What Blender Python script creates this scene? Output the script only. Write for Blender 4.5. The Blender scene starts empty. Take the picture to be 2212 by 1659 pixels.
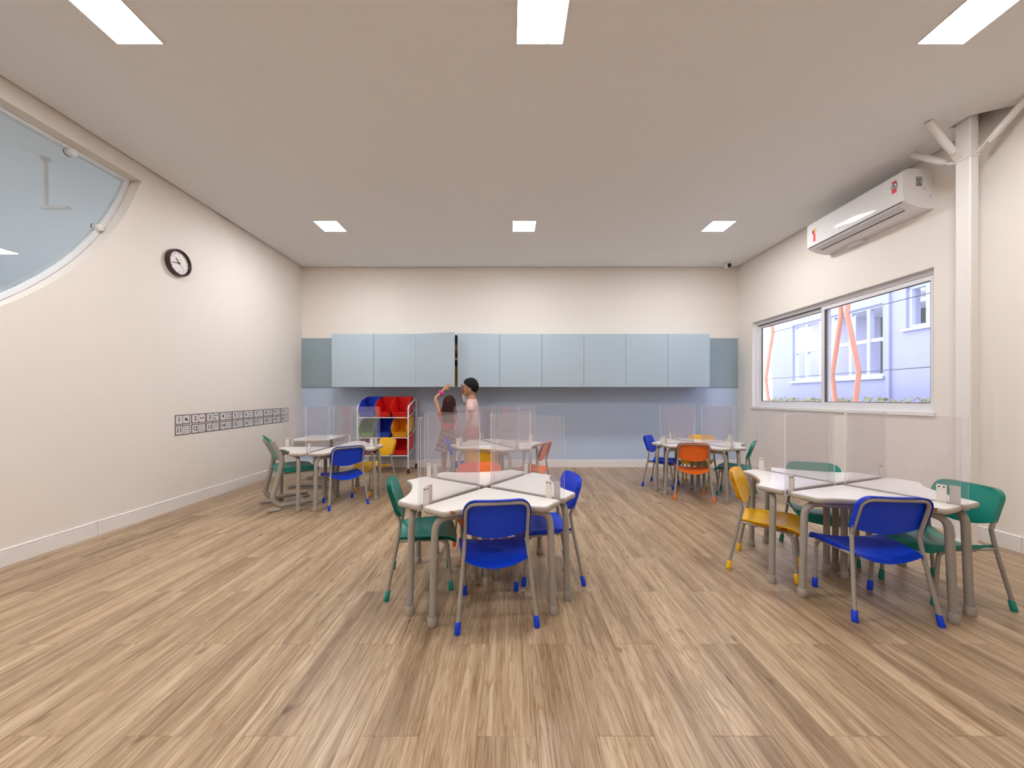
import bpy, bmesh, math, random
from mathutils import Vector, Matrix, Euler
R = math.radians
SC = bpy.context.scene
COL = SC.collection
random.seed(7)

# ------------------------------------------------------------------ camera, world, exposure
F, VX, VY, HC = 805.0, 1100.0, 860.0, 1.08          # focal length and vanishing point in photo pixels, lens height
cd = bpy.data.cameras.new('camera'); cam = bpy.data.objects.new('camera', cd); COL.objects.link(cam)
cam.location = (0, 0, HC); cam.rotation_euler = (R(90), 0, 0)
cd.sensor_width = 36; cd.lens = F / 2212 * 36; cd.clip_start = .05; cd.clip_end = 200
cd.shift_x = (1106 - VX) / 2212; cd.shift_y = (VY - 829.5) / 2212
SC.camera = cam
W = bpy.data.worlds.new('sky'); SC.world = W; W.use_nodes = True
bg = W.node_tree.nodes['Background']; bg.inputs[0].default_value = (.80, .89, 1.0, 1); bg.inputs[1].default_value = 4.0
LAMP = 120.0
LAMP_COL = (1.0, 1.0, 1.005)
vs = SC.view_settings
vs.view_transform = 'Standard'; vs.look = 'None'; vs.gamma = 1; vs.use_curve_mapping = False; vs.exposure = 0.0
SC.cycles.max_bounces = 10; SC.cycles.diffuse_bounces = 5; SC.cycles.transparent_max_bounces = 40
SC.cycles.caustics_reflective = False; SC.cycles.caustics_refractive = False
SC.cycles.sample_clamp_indirect = 6.0

# ------------------------------------------------------------------ materials
def mat(name, col, rough=.5, noise=.04, scale=30, bump=0.0, metal=0.0, spec=.5, coat=0.0, emit=None):
    m = bpy.data.materials.new(name); m.use_nodes = True; nt = m.node_tree; b = nt.nodes['Principled BSDF']
    b.inputs['Roughness'].default_value = rough; b.inputs['Metallic'].default_value = metal
    b.inputs['Specular IOR Level'].default_value = spec; b.inputs['Coat Weight'].default_value = coat
    tc = nt.nodes.new('ShaderNodeTexCoord'); n = nt.nodes.new('ShaderNodeTexNoise')
    n.inputs['Scale'].default_value = scale; n.inputs['Detail'].default_value = 3
    nt.links.new(tc.outputs['Object'], n.inputs['Vector'])
    r = nt.nodes.new('ShaderNodeMixRGB'); r.blend_type = 'MIX'
    r.inputs[1].default_value = tuple(max(0, c * (1 - noise)) for c in col) + (1,)
    r.inputs[2].default_value = tuple(min(1, c * (1 + noise)) for c in col) + (1,)
    nt.links.new(n.outputs['Fac'], r.inputs[0]); nt.links.new(r.outputs[0], b.inputs['Base Color'])
    if bump:
        bp = nt.nodes.new('ShaderNodeBump'); bp.inputs['Strength'].default_value = bump; bp.inputs['Distance'].default_value = .002
        nt.links.new(n.outputs['Fac'], bp.inputs['Height']); nt.links.new(bp.outputs[0], b.inputs['Normal'])
    if emit:
        b.inputs['Emission Color'].default_value = tuple(emit[0]) + (1,); b.inputs['Emission Strength'].default_value = emit[1]
    return m

M = {}
M['wall'] = mat('cream_wall_paint', (.81, .75, .69), .75, .015, 220, .12)
M['ceiling'] = mat('ceiling_paint', (.85, .855, .865), .85, .015, 150, .08)
M['bluewall'] = mat('blue_wall_paint', (.47, .565, .725), .7, .02, 200, .1)
M['white'] = mat('white_trim_paint', (.80, .765, .745), .5, .02, 60)
M['laminate'] = mat('blue_grey_laminate', (.39, .475, .545), .45, .02, 90)
M['filler'] = mat('grey_blue_filler_laminate', (.27, .345, .385), .5, .02, 90)
M['carcass'] = mat('white_melamine', (.62, .6, .57), .5, .02, 60)
M['tube'] = mat('warm_grey_painted_steel', (.315, .285, .25), .38, .05, 45)
M['cap'] = mat('warm_grey_plastic', (.36, .32, .28), .5, .04, 45)
M['top'] = mat('white_laminate_top', (.80, .755, .70), .22, .02, 120)
M['edge'] = mat('beige_edge_band', (.42, .375, .325), .45, .06, 40)
M['chip'] = mat('bare_chipboard', (.27, .11, .055), .8, .3, 160)
M['blue'] = mat('blue_plastic', (.003, .047, .62), .42, .06, 160, .1, spec=.35)
M['green'] = mat('green_plastic', (.006, .225, .175), .36, .06, 160, .1)
M['orange'] = mat('orange_plastic', (.85, .16, .015), .34, .05, 160, .1)
M['yellow'] = mat('yellow_plastic', (.87, .48, .012), .34, .05, 160, .1)
M['red'] = mat('red_bin_plastic', (.70, .012, .008), .4, .04, 60)
M['bin_blue'] = mat('blue_bin_plastic', (.02, .06, .50), .4, .04, 60)
M['bin_green'] = mat('green_bin_plastic', (.10, .30, .02), .4, .04, 60)
M['bin_yellow'] = mat('yellow_bin_plastic', (.85, .36, .01), .4, .04, 60)
M['bin_pink'] = mat('pink_bin_plastic', (.65, .03, .16), .4, .04, 60)
M['rack'] = mat('white_powder_coat', (.82, .80, .78), .4, .02, 60)
M['black'] = mat('black_rubber', (.012, .011, .012), .5, .1, 60)
M['clip'] = mat('off_white_clip_plastic', (.74, .69, .62), .4, .02, 60)
M['bolt'] = mat('dark_bolt', (.05, .04, .035), .4, .1, 60, metal=.6)
M['clockrim'] = mat('dark_brown_plastic', (.035, .014, .014), .3, .1, 60)
M['clockface'] = mat('clock_face_paper', (.80, .76, .75), .4, .01, 60)
M['ink'] = mat('black_ink', (.02, .018, .02), .6, .1, 60)
M['cardgrey'] = mat('grey_card_border', (.10, .10, .105), .5, .1, 60)
M['paper'] = mat('white_card_paper', (.70, .67, .68), .5, .02, 60)
M['redink'] = mat('dark_red_ink', (.35, .01, .03), .6, .1, 60)
M['ac'] = mat('white_gloss_plastic', (.80, .79, .80), .07, .01, 40, coat=.3)
M['acgrey'] = mat('grey_air_flap_plastic', (.62, .61, .63), .3, .01, 40)
M['dark'] = mat('dark_slot', (.03, .02, .03), .6, .1, 40)
M['labelred'] = mat('red_sticker', (.75, .05, .07), .4, .02, 40)
M['labelgold'] = mat('gold_sticker', (.70, .45, .10), .4, .05, 40)
M['labelgrey'] = mat('grey_sticker', (.42, .41, .41), .4, .05, 40)
M['alu'] = mat('white_aluminium', (.74, .72, .74), .35, .02, 60)
M['aludark'] = mat('dark_gasket', (.08, .06, .07), .5, .1, 60)
M['steelwhite'] = mat('white_painted_steel', (.80, .77, .74), .4, .02, 60)
M['lavender'] = mat('lavender_facade_paint', (.385, .375, .575), .8, .03, 4, .05)
M['facadetrim'] = mat('pale_lavender_trim', (.52, .55, .74), .6, .03, 20)
M['mint'] = mat('mint_board', (.25, .72, .58), .5, .03, 20)
M['postorange'] = mat('orange_painted_steel', (.80, .33, .22), .5, .06, 20)
M['cable'] = mat('steel_cable', (.14, .12, .20), .4, .05, 60)
M['hedge'] = mat('hedge_leaf', (.26, .24, .13), .7, .5, 14)
M['ground'] = mat('pale_paving', (.45, .42, .38), .8, .1, 6)
M['nbwall'] = mat('neighbour_wall_paint', (.80, .82, .86), .8, .02, 60)
M['skinA'] = mat('skin_tan', (.46, .235, .13), .5, .06, 50)
M['skinB'] = mat('skin_brown', (.40, .20, .11), .5, .06, 50)
M['hairA'] = mat('dark_reddish_hair', (.030, .006, .006), .7, .5, 90, .3, spec=.25)
M['hairB'] = mat('black_hair', (.006, .006, .007), .75, .4, 120, .4, spec=.2)
M['shirtpink'] = mat('pale_pink_cotton', (.74, .50, .48), .85, .04, 70, .2)
M['shorts'] = mat('rose_cotton', (.50, .11, .13), .85, .06, 70, .2)
M['topred'] = mat('red_knit', (.38, .012, .018), .85, .08, 90, .2)
M['pinkband'] = mat('hot_pink_elastic', (.80, .03, .28), .5, .08, 60)
M['cotton'] = mat('white_cotton', (.78, .74, .72), .85, .03, 90, .2)
M['box'] = mat('brown_cardboard', (.20, .11, .05), .8, .1, 40)
M['eye'] = mat('dark_eye', (.015, .010, .008), .2, .1, 60)
M['shoe'] = mat('dark_shoe', (.04, .035, .05), .5, .1, 60)

m = bpy.data.materials.new('led_diffuser'); m.use_nodes = True; nt = m.node_tree; nt.nodes.clear()
e = nt.nodes.new('ShaderNodeEmission'); e.inputs[0].default_value = LAMP_COL + (1,); e.inputs[1].default_value = LAMP
o_ = nt.nodes.new('ShaderNodeOutputMaterial'); nt.links.new(e.outputs[0], o_.inputs[0]); M['led'] = m
m2 = m.copy(); m2.name = 'neighbour_led_diffuser'
for n_ in m2.node_tree.nodes:
    if n_.type == 'EMISSION': n_.inputs[0].default_value = (.93, .96, 1, 1)
M['led2'] = m2

def clear_mat(name, haze, tint, hazecol=(.78, .75, .78), ior=1.45, edge=False):
    m = bpy.data.materials.new(name); m.use_nodes = True; nt = m.node_tree; nt.nodes.clear(); N = nt.nodes.new; L = nt.links.new
    out = N('ShaderNodeOutputMaterial'); tr = N('ShaderNodeBsdfTransparent'); tr.inputs[0].default_value = tint + (1,)
    di = N('ShaderNodeBsdfDiffuse'); di.inputs[0].default_value = hazecol + (1,)
    a = N('ShaderNodeMixShader'); a.inputs[0].default_value = haze; L(tr.outputs[0], a.inputs[1]); L(di.outputs[0], a.inputs[2])
    gl = N('ShaderNodeBsdfGlossy'); gl.inputs['Roughness'].default_value = .04
    fr = N('ShaderNodeFresnel'); fr.inputs[0].default_value = ior
    ge = N('ShaderNodeNewGeometry'); mu = N('ShaderNodeMath'); mu.operation = 'MULTIPLY'; iv = N('ShaderNodeMath'); iv.operation = 'SUBTRACT'
    iv.inputs[0].default_value = 1; L(ge.outputs['Backfacing'], iv.inputs[1]); L(fr.outputs[0], mu.inputs[0]); L(iv.outputs[0], mu.inputs[1])
    b = N('ShaderNodeMixShader'); L(mu.outputs[0], b.inputs[0]); L(a.outputs[0], b.inputs[1]); L(gl.outputs[0], b.inputs[2])
    L(b.outputs[0], out.inputs[0]); return m
M['acrylic'] = clear_mat('clear_acrylic', .036, (.985, .98, .985))
M['acryledge'] = clear_mat('acrylic_cut_edge', .52, (.9, .9, .92), (.92, .90, .92))
M['glass'] = clear_mat('window_glass', .012, (.98, .985, .99), (.8, .82, .9))
M['glass2'] = clear_mat('greenish_glass', .03, (.94, .965, .965), (.72, .75, .76))
M['glassedge'] = clear_mat('glass_cut_edge', .55, (.7, .78, .76), (.55, .60, .58))

def wood():
    m = bpy.data.materials.new('oak_vinyl_plank'); m.use_nodes = True; nt = m.node_tree; N = nt.nodes.new; L = nt.links.new
    b = nt.nodes['Principled BSDF']; b.inputs['Roughness'].default_value = .36
    tc = N('ShaderNodeTexCoord'); oi = N('ShaderNodeObjectInfo'); ge = N('ShaderNodeNewGeometry')
    mul = N('ShaderNodeVectorMath'); mul.operation = 'MULTIPLY_ADD'
    cx = N('ShaderNodeCombineXYZ')
    for i, k in enumerate((37.1, 91.7, 53.3)):
        q = N('ShaderNodeMath'); q.operation = 'MULTIPLY'; q.inputs[1].default_value = k; L(oi.outputs['Random'], q.inputs[0]); L(q.outputs[0], cx.inputs[i])
    L(tc.outputs['Object'], mul.inputs[0]); mul.inputs[1].default_value = (1, 1, 1); L(cx.outputs[0], mul.inputs[2])
    def noise(sx, sy, scale, detail, dist=0.0, rough=.55):
        mp = N('ShaderNodeMapping'); mp.inputs['Scale'].default_value = (sx, sy, 1); L(mul.outputs[0], mp.inputs[0])
        n = N('ShaderNodeTexNoise'); n.inputs['Scale'].default_value = scale; n.inputs['Detail'].default_value = detail
        n.inputs['Distortion'].default_value = dist; n.inputs['Roughness'].default_value = rough; L(mp.outputs[0], n.inputs['Vector']); return n
    broad = noise(12, .62, 1.0, 3, .8); fine = noise(120, 3.0, 1.0, 4, .4, .65); grain = noise(420, 14, 1.0, 2); cath = noise(24, 1.4, 1.0, 2, 2.4)
    knot = noise(17, 6.5, 1.0, 1, .3)
    def ramp(n, stops):
        r = N('ShaderNodeValToRGB'); L(n.outputs['Fac'], r.inputs[0])
        while len(r.color_ramp.elements) < len(stops): r.color_ramp.elements.new(.5)
        for el, (p, c) in zip(r.color_ramp.elements, stops): el.position = p; el.color = c + (1,)
        return r
    base = ramp(broad, [(.27, (.235, .150, .086)), (.42, (.36, .252, .157)), (.55, (.46, .338, .220)), (.72, (.575, .445, .305))])
    def over(a, r, f, mode='MULTIPLY'):
        x = N('ShaderNodeMixRGB'); x.blend_type = mode; x.inputs[0].default_value = f; L(a.outputs[0], x.inputs[1]); L(r.outputs[0], x.inputs[2]); return x
    x = over(base, ramp(fine, [(.34, (.62, .53, .44)), (.52, (1, 1, 1)), (.7, (1.0, 1.0, 1.0))]), .7)
    x = over(x, ramp(cath, [(.42, (1, 1, 1)), (.48, (.70, .60, .50)), (.50, (.58, .47, .38)), (.52, (.78, .70, .62)), (.58, (1, 1, 1))]), .7)
    x = over(x, ramp(grain, [(.35, (.80, .77, .74)), (.6, (1.06, 1.06, 1.06))]), .7)
    x = over(x, ramp(knot, [(.71, (1, 1, 1)), (.79, (.42, .30, .22))]), .8)
    rv = N('ShaderNodeMapRange'); L(oi.outputs['Random'], rv.inputs[0]); rv.inputs[3].default_value = .93; rv.inputs[4].default_value = 1.06
    hsv = N('ShaderNodeHueSaturation'); L(x.outputs[0], hsv.inputs['Color']); L(rv.outputs[0], hsv.inputs['Value']); L(hsv.outputs[0], b.inputs['Base Color'])
    bp = N('ShaderNodeBump'); bp.inputs['Strength'].default_value = .12; bp.inputs['Distance'].default_value = .001
    L(fine.outputs['Fac'], bp.inputs['Height']); L(bp.outputs[0], b.inputs['Normal'])
    return m
M['wood'] = wood()
M['joint'] = mat('dark_floor_joint', (.22, .15, .10), .8, .1, 30)

def plaid():
    m = bpy.data.materials.new('plaid_cloth'); m.use_nodes = True; nt = m.node_tree; N = nt.nodes.new; L = nt.links.new
    b = nt.nodes['Principled BSDF']; b.inputs['Roughness'].default_value = .9
    tc = N('ShaderNodeTexCoord'); br = N('ShaderNodeTexBrick'); L(tc.outputs['UV'], br.inputs['Vector'])
    br.offset = 0; br.inputs['Scale'].default_value = 1; br.inputs['Brick Width'].default_value = .07; br.inputs['Row Height'].default_value = .07
    br.inputs['Mortar Size'].default_value = .0032; br.inputs['Mortar Smooth'].default_value = .2
    br.inputs['Color1'].default_value = (.05, .02, .03, 1); br.inputs['Color2'].default_value = (.13, .025, .035, 1); br.inputs['Mortar'].default_value = (.42, .38, .36, 1)
    L(br.outputs[0], b.inputs['Base Color']); return m
M['plaid'] = plaid()

# ------------------------------------------------------------------ mesh helpers
def new(): return bmesh.new()
def quadface(bm, vs, mi):
    try:
        f = bm.faces.new(vs); f.material_index = mi; return f
    except ValueError: return None
def box(bm, x0, x1, y0, y1, z0, z1, mi=0, bev=0, seg=1, T=None):
    v = [bm.verts.new((x, y, z)) for x in (x0, x1) for y in (y0, y1) for z in (z0, z1)]
    fs = [quadface(bm, [v[i] for i in q], mi) for q in ((0, 1, 3, 2), (4, 6, 7, 5), (0, 4, 5, 1), (2, 3, 7, 6), (0, 2, 6, 4), (1, 5, 7, 3))]
    if bev:
        es = list({e for f in fs for e in f.edges})
        r = bmesh.ops.bevel(bm, geom=es, offset=bev, segments=seg, affect='EDGES', profile=.5)
        for f in r['faces']: f.material_index = mi
        v = list({w for f in r['faces'] for w in f.verts} | {w for w in v if w.is_valid})
    if T is not None: bmesh.ops.transform(bm, matrix=T, verts=[w for w in v if w.is_valid])
    return v
def fillet(pts, rad, seg=4):
    pts = [Vector(p) for p in pts]; out = [pts[0]]
    for i in range(1, len(pts) - 1):
        p = pts[i]; a = (pts[i - 1] - p); b = (pts[i + 1] - p); r = rad[i - 1] if isinstance(rad, (list, tuple)) else rad
        ang = a.angle(b)
        if ang > 3.1 or r <= 0: out.append(p); continue
        d = min(r / math.tan(ang / 2), a.length * .49, b.length * .49)
        p0 = p + a.normalized() * d; p1 = p + b.normalized() * d
        for k in range(seg + 1):
            t = k / seg; out.append(p0 * (1 - t) ** 2 + p * 2 * t * (1 - t) + p1 * t * t)
    out.append(pts[-1]); return out
def tube(bm, pts, r, n=8, mi=0, caps=True, flat=1.0, up=None):
    pts = [Vector(p) for p in pts]; rings = []; ref = Vector(up) if up else None
    for i, p in enumerate(pts):
        t = ((pts[min(i + 1, len(pts) - 1)] - p).normalized() + (p - pts[max(i - 1, 0)]).normalized())
        t.normalize()
        if ref is None: ref = Vector((0, 0, 1)) if abs(t.z) < .9 else Vector((1, 0, 0))
        u = (ref - t * ref.dot(t)).normalized(); w = t.cross(u); ref = u
        rr = r[i] if isinstance(r, (list, tuple)) else r
        rings.append([bm.verts.new(p + u * (math.cos(2 * math.pi * k / n) * rr) + w * (math.sin(2 * math.pi * k / n) * rr * flat)) for k in range(n)])
    for a, b in zip(rings, rings[1:]):
        for k in range(n): quadface(bm, (a[k], a[(k + 1) % n], b[(k + 1) % n], b[k]), mi)
    if caps: quadface(bm, rings[0][::-1], mi); quadface(bm, rings[-1], mi)
def lathe(bm, prof, n=16, c=(0, 0, 0), mi=0, T=None):
    rings = []; c = Vector(c); allv = []
    for r, z in prof:
        if r < 1e-6: ring = [bm.verts.new(c + Vector((0, 0, z)))]
        else: ring = [bm.verts.new(c + Vector((r * math.cos(2 * math.pi * k / n), r * math.sin(2 * math.pi * k / n), z))) for k in range(n)]
        rings.append(ring); allv += ring
    for a, b in zip(rings, rings[1:]):
        for k in range(n):
            if len(a) == 1 and len(b) > 1: quadface(bm, (a[0], b[k], b[(k + 1) % n]), mi)
            elif len(b) == 1 and len(a) > 1: quadface(bm, (a[k], a[(k + 1) % n], b[0]), mi)
            elif len(a) > 1: quadface(bm, (a[k], a[(k + 1) % n], b[(k + 1) % n], b[k]), mi)
    if T is not None: bmesh.ops.transform(bm, matrix=T, verts=allv)
    return allv
def prism(bm, outs, mi=0, cap0=True, cap1=True, mcap=None):
    """outs: list of closed loops of 3-D points, same length, lofted in order."""
    rings = [[bm.verts.new(p) for p in o] for o in outs]; n = len(rings[0])
    for a, b in zip(rings, rings[1:]):
        for k in range(n): quadface(bm, (a[k], a[(k + 1) % n], b[(k + 1) % n], b[k]), mi)
    if cap0: quadface(bm, rings[0][::-1], mi)
    if cap1: quadface(bm, rings[-1], mi if mcap is None else mcap)
    return rings
def offset(poly, d):
    n = len(poly); out = []
    for i in range(n):
        p0, p, p1 = Vector(poly[i - 1]), Vector(poly[i]), Vector(poly[(i + 1) % n])
        e0 = (p - p0).normalized(); e1 = (p1 - p).normalized(); n0 = Vector((e0.y, -e0.x)); n1 = Vector((e1.y, -e1.x))
        m_ = n0 + n1; m_ = m_ / max(m_.dot(m_) / 2, .2) if m_.length > 1e-6 else n0
        out.append(p - m_ * d)
    return out
def sheet(bm, P, nu, nv, off, mi=0):
    """thick sheet from P(i,j) points; off is the vector to its other side (or a function)."""
    A = [[Vector(P(i, j)) for j in range(nv)] for i in range(nu)]
    a = [[bm.verts.new(A[i][j]) for j in range(nv)] for i in range(nu)]
    b = [[bm.verts.new(A[i][j] + (Vector(off(i, j)) if callable(off) else Vector(off))) for j in range(nv)] for i in range(nu)]
    for i in range(nu - 1):
        for j in range(nv - 1):
            quadface(bm, (a[i][j], a[i + 1][j], a[i + 1][j + 1], a[i][j + 1]), mi); quadface(bm, (b[i][j], b[i][j + 1], b[i + 1][j + 1], b[i + 1][j]), mi)
    for i in range(nu - 1):
        quadface(bm, (a[i][0], b[i][0], b[i + 1][0], a[i + 1][0]), mi); quadface(bm, (a[i][-1], a[i + 1][-1], b[i + 1][-1], b[i][-1]), mi)
    for j in range(nv - 1):
        quadface(bm, (a[0][j], a[0][j + 1], b[0][j + 1], b[0][j]), mi); quadface(bm, (a[-1][j], b[-1][j], b[-1][j + 1], a[-1][j + 1]), mi)
def obj(name, bm, mats, parent=None, loc=(0, 0, 0), rot=(0, 0, 0), smooth=False, fix=True):
    if fix: bmesh.ops.recalc_face_normals(bm, faces=bm.faces)
    me = bpy.data.meshes.new(name); bm.to_mesh(me); bm.free()
    for k in (mats if isinstance(mats, (list, tuple)) else [mats]): me.materials.append(M[k])
    if smooth:
        for p in me.polygons: p.use_smooth = True
        me.set_sharp_from_angle(angle=R(smooth if smooth is not True else 40))
    o = bpy.data.objects.new(name, me); COL.objects.link(o); o.location = loc; o.rotation_euler = rot
    if parent: o.parent = parent
    return o
def tag(o, label=None, cat=None, group=None, kind=None):
    if label: o['label'] = label
    if cat: o['category'] = cat
    if group: o['group'] = group
    if kind: o['kind'] = kind
    return o
def thing(name, label, cat, loc=(0, 0, 0), rz=0, group=None, rot=None):
    o = bpy.data.objects.new(name, None); COL.objects.link(o); o.location = loc; o.rotation_euler = rot or (0, 0, rz); o.empty_display_size = .05
    return tag(o, label, cat, group)
def struct(o): o['kind'] = 'structure'; return o
KIDS = {}
def copy_tree(o, parent=None, src=None):
    c = o.copy(); COL.objects.link(c)
    if parent: c.parent = parent
    for ch in list(o.children): copy_tree(ch, c)
    return c
WALLROT_L = (R(90), 0, R(90))       # local x -> +Y, local y -> up, local z -> into the room, for the left wall
WALLROT_R = (R(90), 0, R(-90))      # the same for the right wall

# ------------------------------------------------------------------ room
XL, XR, YB, YF, ZC, ZS = -3.244, 3.573, 5.835, -3.6, 3.132, 3.42
# floor: sub-floor slab and oak planks
bm = new(); box(bm, XL - .15, XR + .15, YF - .15, YB + .15, -.12, -.0045)
floor = struct(obj('floor', bm, 'joint'))
PW, PL = .188, .892
def plank_bm(bm, x0, x1, y0, y1, c=.0009, g=.0003):
    x0 += g; x1 -= g; y0 += g; y1 -= g; z = 0.0
    prism(bm, [[(x0, y0, -.004), (x1, y0, -.004), (x1, y1, -.004), (x0, y1, -.004)],
               [(x0, y0, z - c * .7), (x1, y0, z - c * .7), (x1, y1, z - c * .7), (x0, y1, z - c * .7)],
               [(x0 + c, y0 + c, z), (x1 - c, y0 + c, z), (x1 - c, y1 - c, z), (x0 + c, y1 - c, z)]], cap0=False)
full = None; rest = new()
for k in range(-17, 20):
    x0 = max(-.1015 + PW * k, XL); x1 = min(-.1015 + PW * (k + 1), XR)
    if x1 - x0 < .004: continue
    y = 1.191 - PL * 6 + (0 if k % 2 == 0 else PL / 2)
    while y < YB:
        y0 = max(y, YF); y1 = min(y + PL, YB); y += PL
        if y1 - y0 < .01: continue
        near = min(abs(x0), abs(x1)) if x0 * x1 > 0 else 0
        if y1 < 1.06 or near > 1.42 * y1: plank_bm(rest, x0, x1, y0, y1); continue
        if abs(x1 - x0 - PW) < 1e-4 and abs(y1 - y0 - PL) < 1e-4:
            if full is None:
                b = new(); plank_bm(b, -PW / 2, PW / 2, -PL / 2, PL / 2); full = obj('plank', b, 'wood', floor); o = full
            else: o = full.copy(); COL.objects.link(o)
            o.location = ((x0 + x1) / 2, (y0 + y1) / 2, 0)
        else:
            b = new(); plank_bm(b, (x0 - x1) / 2, (x1 - x0) / 2, (y0 - y1) / 2, (y1 - y0) / 2)
            obj('plank', b, 'wood', floor, ((x0 + x1) / 2, (y0 + y1) / 2, 0))
tag(obj('planks_out_of_view', rest, 'wood', floor), kind='stuff')

# ceiling with the notch round the steel post, and the roof slab above it
NX, NY1, NY0, NYW = 3.343, 2.829, 2.708, 2.606
g = .017
outl = [(XL + g, YF + g), (XR - g, YF + g), (XR - g, NYW), (NX, NY0), (NX, NY1), (XR - g, NY1), (XR - g, YB - g), (XL + g, YB - g)]
bm = new(); prism(bm, [[(x, y, ZC + .02) for x, y in outl], [(x, y, ZC) for x, y in outl]])
bmesh.ops.triangulate(bm, faces=bm.faces)
struct(obj('ceiling', bm, 'ceiling'))
bm = new(); box(bm, XL - .15, XR + .15, YF - .15, YB + .15, ZS, ZS + .1); struct(obj('ceiling_slab', bm, 'ceiling'))

# walls
bm = new(); ZB = 1.254
box(bm, XL - .15, XR + .15, YB, YB + .15, 0, ZB, 1); box(bm, XL - .15, XR + .15, YB, YB + .15, ZB, ZS, 0)
struct(obj('wall_back', bm, ['wall', 'bluewall']))
bm = new(); box(bm, XL - .15, XR + .15, YF - .15, YF, 0, ZS); struct(obj('wall_front', bm, 'wall'))
WY0, WY1, WZ0, WZ1 = 3.13, 5.484, .957, 2.19
bm = new(); x0, x1 = XR, XR + .16
box(bm, x0, x1, YF, WY0, 0, ZS); box(bm, x0, x1, WY1, YB, 0, ZS); box(bm, x0, x1, WY0, WY1, 0, WZ0); box(bm, x0, x1, WY0, WY1, WZ1, ZS)
struct(obj('wall_right', bm, 'wall'))
# left wall with the big round-bottomed opening cut straight along its top
CY, CZ, CR, OT = .80437, 3.70772, 2.5783, 2.995
YE = 3.314; YS = 2 * CY - YE
def low(y, rad=CR):
    return CZ - math.sqrt(max(rad ** 2 - (y - CY) ** 2, 0))
ys = [YS + (YE - YS) * (1 - math.cos(math.pi * i / 48)) / 2 for i in range(49)]
bm = new(); x0, x1 = XL - .15, XL
box(bm, x0, x1, YF - .0, YS, 0, ZS); box(bm, x0, x1, YE, YB, 0, ZS); box(bm, x0, x1, YS, YE, OT, ZS)
for a, b in zip(ys, ys[1:]):
    za, zb = min(low(a), OT), min(low(b), OT)
    for X, flip in ((x0, 1), (x1, 0)):
        v = [bm.verts.new(p) for p in ((X, a, 0), (X, b, 0), (X, b, zb), (X, a, za))]; quadface(bm, v[::-1] if flip else v, 0)
    v = [bm.verts.new(p) for p in ((x0, a, za), (x0, b, zb), (x1, b, zb), (x1, a, za))]; quadface(bm, v, 0)
struct(obj('wall_left', bm, 'wall', fix=False))

# baseboards
def baseboard(name, p0, p1, inward, cuts):
    root = struct(bpy.data.objects.new(name, None)); COL.objects.link(root)
    p0, p1, w = Vector(p0), Vector(p1), Vector(inward); L = (p1 - p0).length; d = (p1 - p0).normalized()
    st = [0] + cuts + [L]
    prof = [(0, .001), (.014, .001), (.014, .094), (.0115, .096), (.0115, .099), (.014, .101), (.014, .110), (.010, .115), (0, .115)]
    for a, b in zip(st, st[1:]):
        bm = new()
        prism(bm, [[tuple(p0 + d * t + w * q + Vector((0, 0, z))) for q, z in prof] for t in (a + .0012, b - .0012)])
        bmesh.ops.triangulate(bm, faces=[f for f in bm.faces if len(f.verts) > 4]); obj('board', bm, 'white', root)
    return root
e_ = .0005
baseboard('baseboard_back', (XL, YB - e_, 0), (XR, YB - e_, 0), (0, -1, 0), [2.2, 4.535, 5.013])
baseboard('baseboard_left', (XL + e_, YF, 0), (XL + e_, YB - .015, 0), (1, 0, 0), [2.0, 6.525])
baseboard('baseboard_right', (XR - e_, YF, 0), (XR - e_, YB - .015, 0), (-1, 0, 0), [2.2, 6.19])

# ceiling lights
SZ = .262
for j, y in enumerate((4.44, 2.02, -.40, -2.82)):
    for i, x in enumerate((-2.13, .176, 2.49)):
        if j > 1 and i == 2: continue
        lab = ['left', 'middle', 'right'][i]; row = ['far row by the back wall', 'near row at the photo top', 'row above the camera', 'row behind the camera'][j]
        t = thing('ceiling_light', f'white square LED panel, {lab} one of the {row}', 'ceiling light', (x, y, ZC), 0, 'square ceiling panels')
        b = new(); s = SZ / 2; box(b, -s, s, -s, s, -.006, -.003); obj('diffuser', b, 'led', t)
        b = new(); w = .005
        for q in ((-s - w, s + w, -s - w, -s), (-s - w, s + w, s, s + w), (-s - w, -s, -s, s), (s, s + w, -s, s)): box(b, *q, -.007, 0)
        obj('frame', b, 'white', t)

# ------------------------------------------------------------------ window on the right wall
win = struct(bpy.data.objects.new('window_1', None)); COL.objects.link(win); win.location = (0, 0, 0)
bm = new(); fx0, fx1 = XR + .045, XR + .125; t_ = .035
box(bm, fx0, fx1, WY0, WY1, WZ0, WZ0 + t_); box(bm, fx0, fx1, WY0, WY1, WZ1 - .05, WZ1); box(bm, fx0, fx1, WY0, WY0 + t_, WZ0 + t_, WZ1 - .05); box(bm, fx0, fx1, WY1 - t_, WY1, WZ0 + t_, WZ1 - .05)
obj('window_frame', bm, 'alu', win)
bm = new(); box(bm, fx0 + .03, fx0 + .045, WY0 + t_, WY1 - t_, WZ1 - .058, WZ1 - .051); obj('track', bm, 'aludark', win)
bm = new(); box(bm, XR - .016, XR - .001, WY0 - .01, WY1 + .012, WZ0 - .03, WZ0 - .001); box(bm, XR, fx0, WY0, WY1, WZ0 - .0005, WZ0 + .006); obj('window_sill', bm, 'white', win)
bm = new()
for q in ((WY1 - .006, WY1 - .0005, WZ0 + .006, WZ1 - .001), (WY0 + .0005, WY0 + .006, WZ0 + .006, WZ1 - .001)): box(bm, XR + .001, fx0, q[0], q[1], q[2], q[3])
box(bm, XR + .001, fx0, WY0 + .006, WY1 - .006, WZ1 - .006, WZ1 - .001)
obj('reveal', bm, 'white', win)
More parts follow.
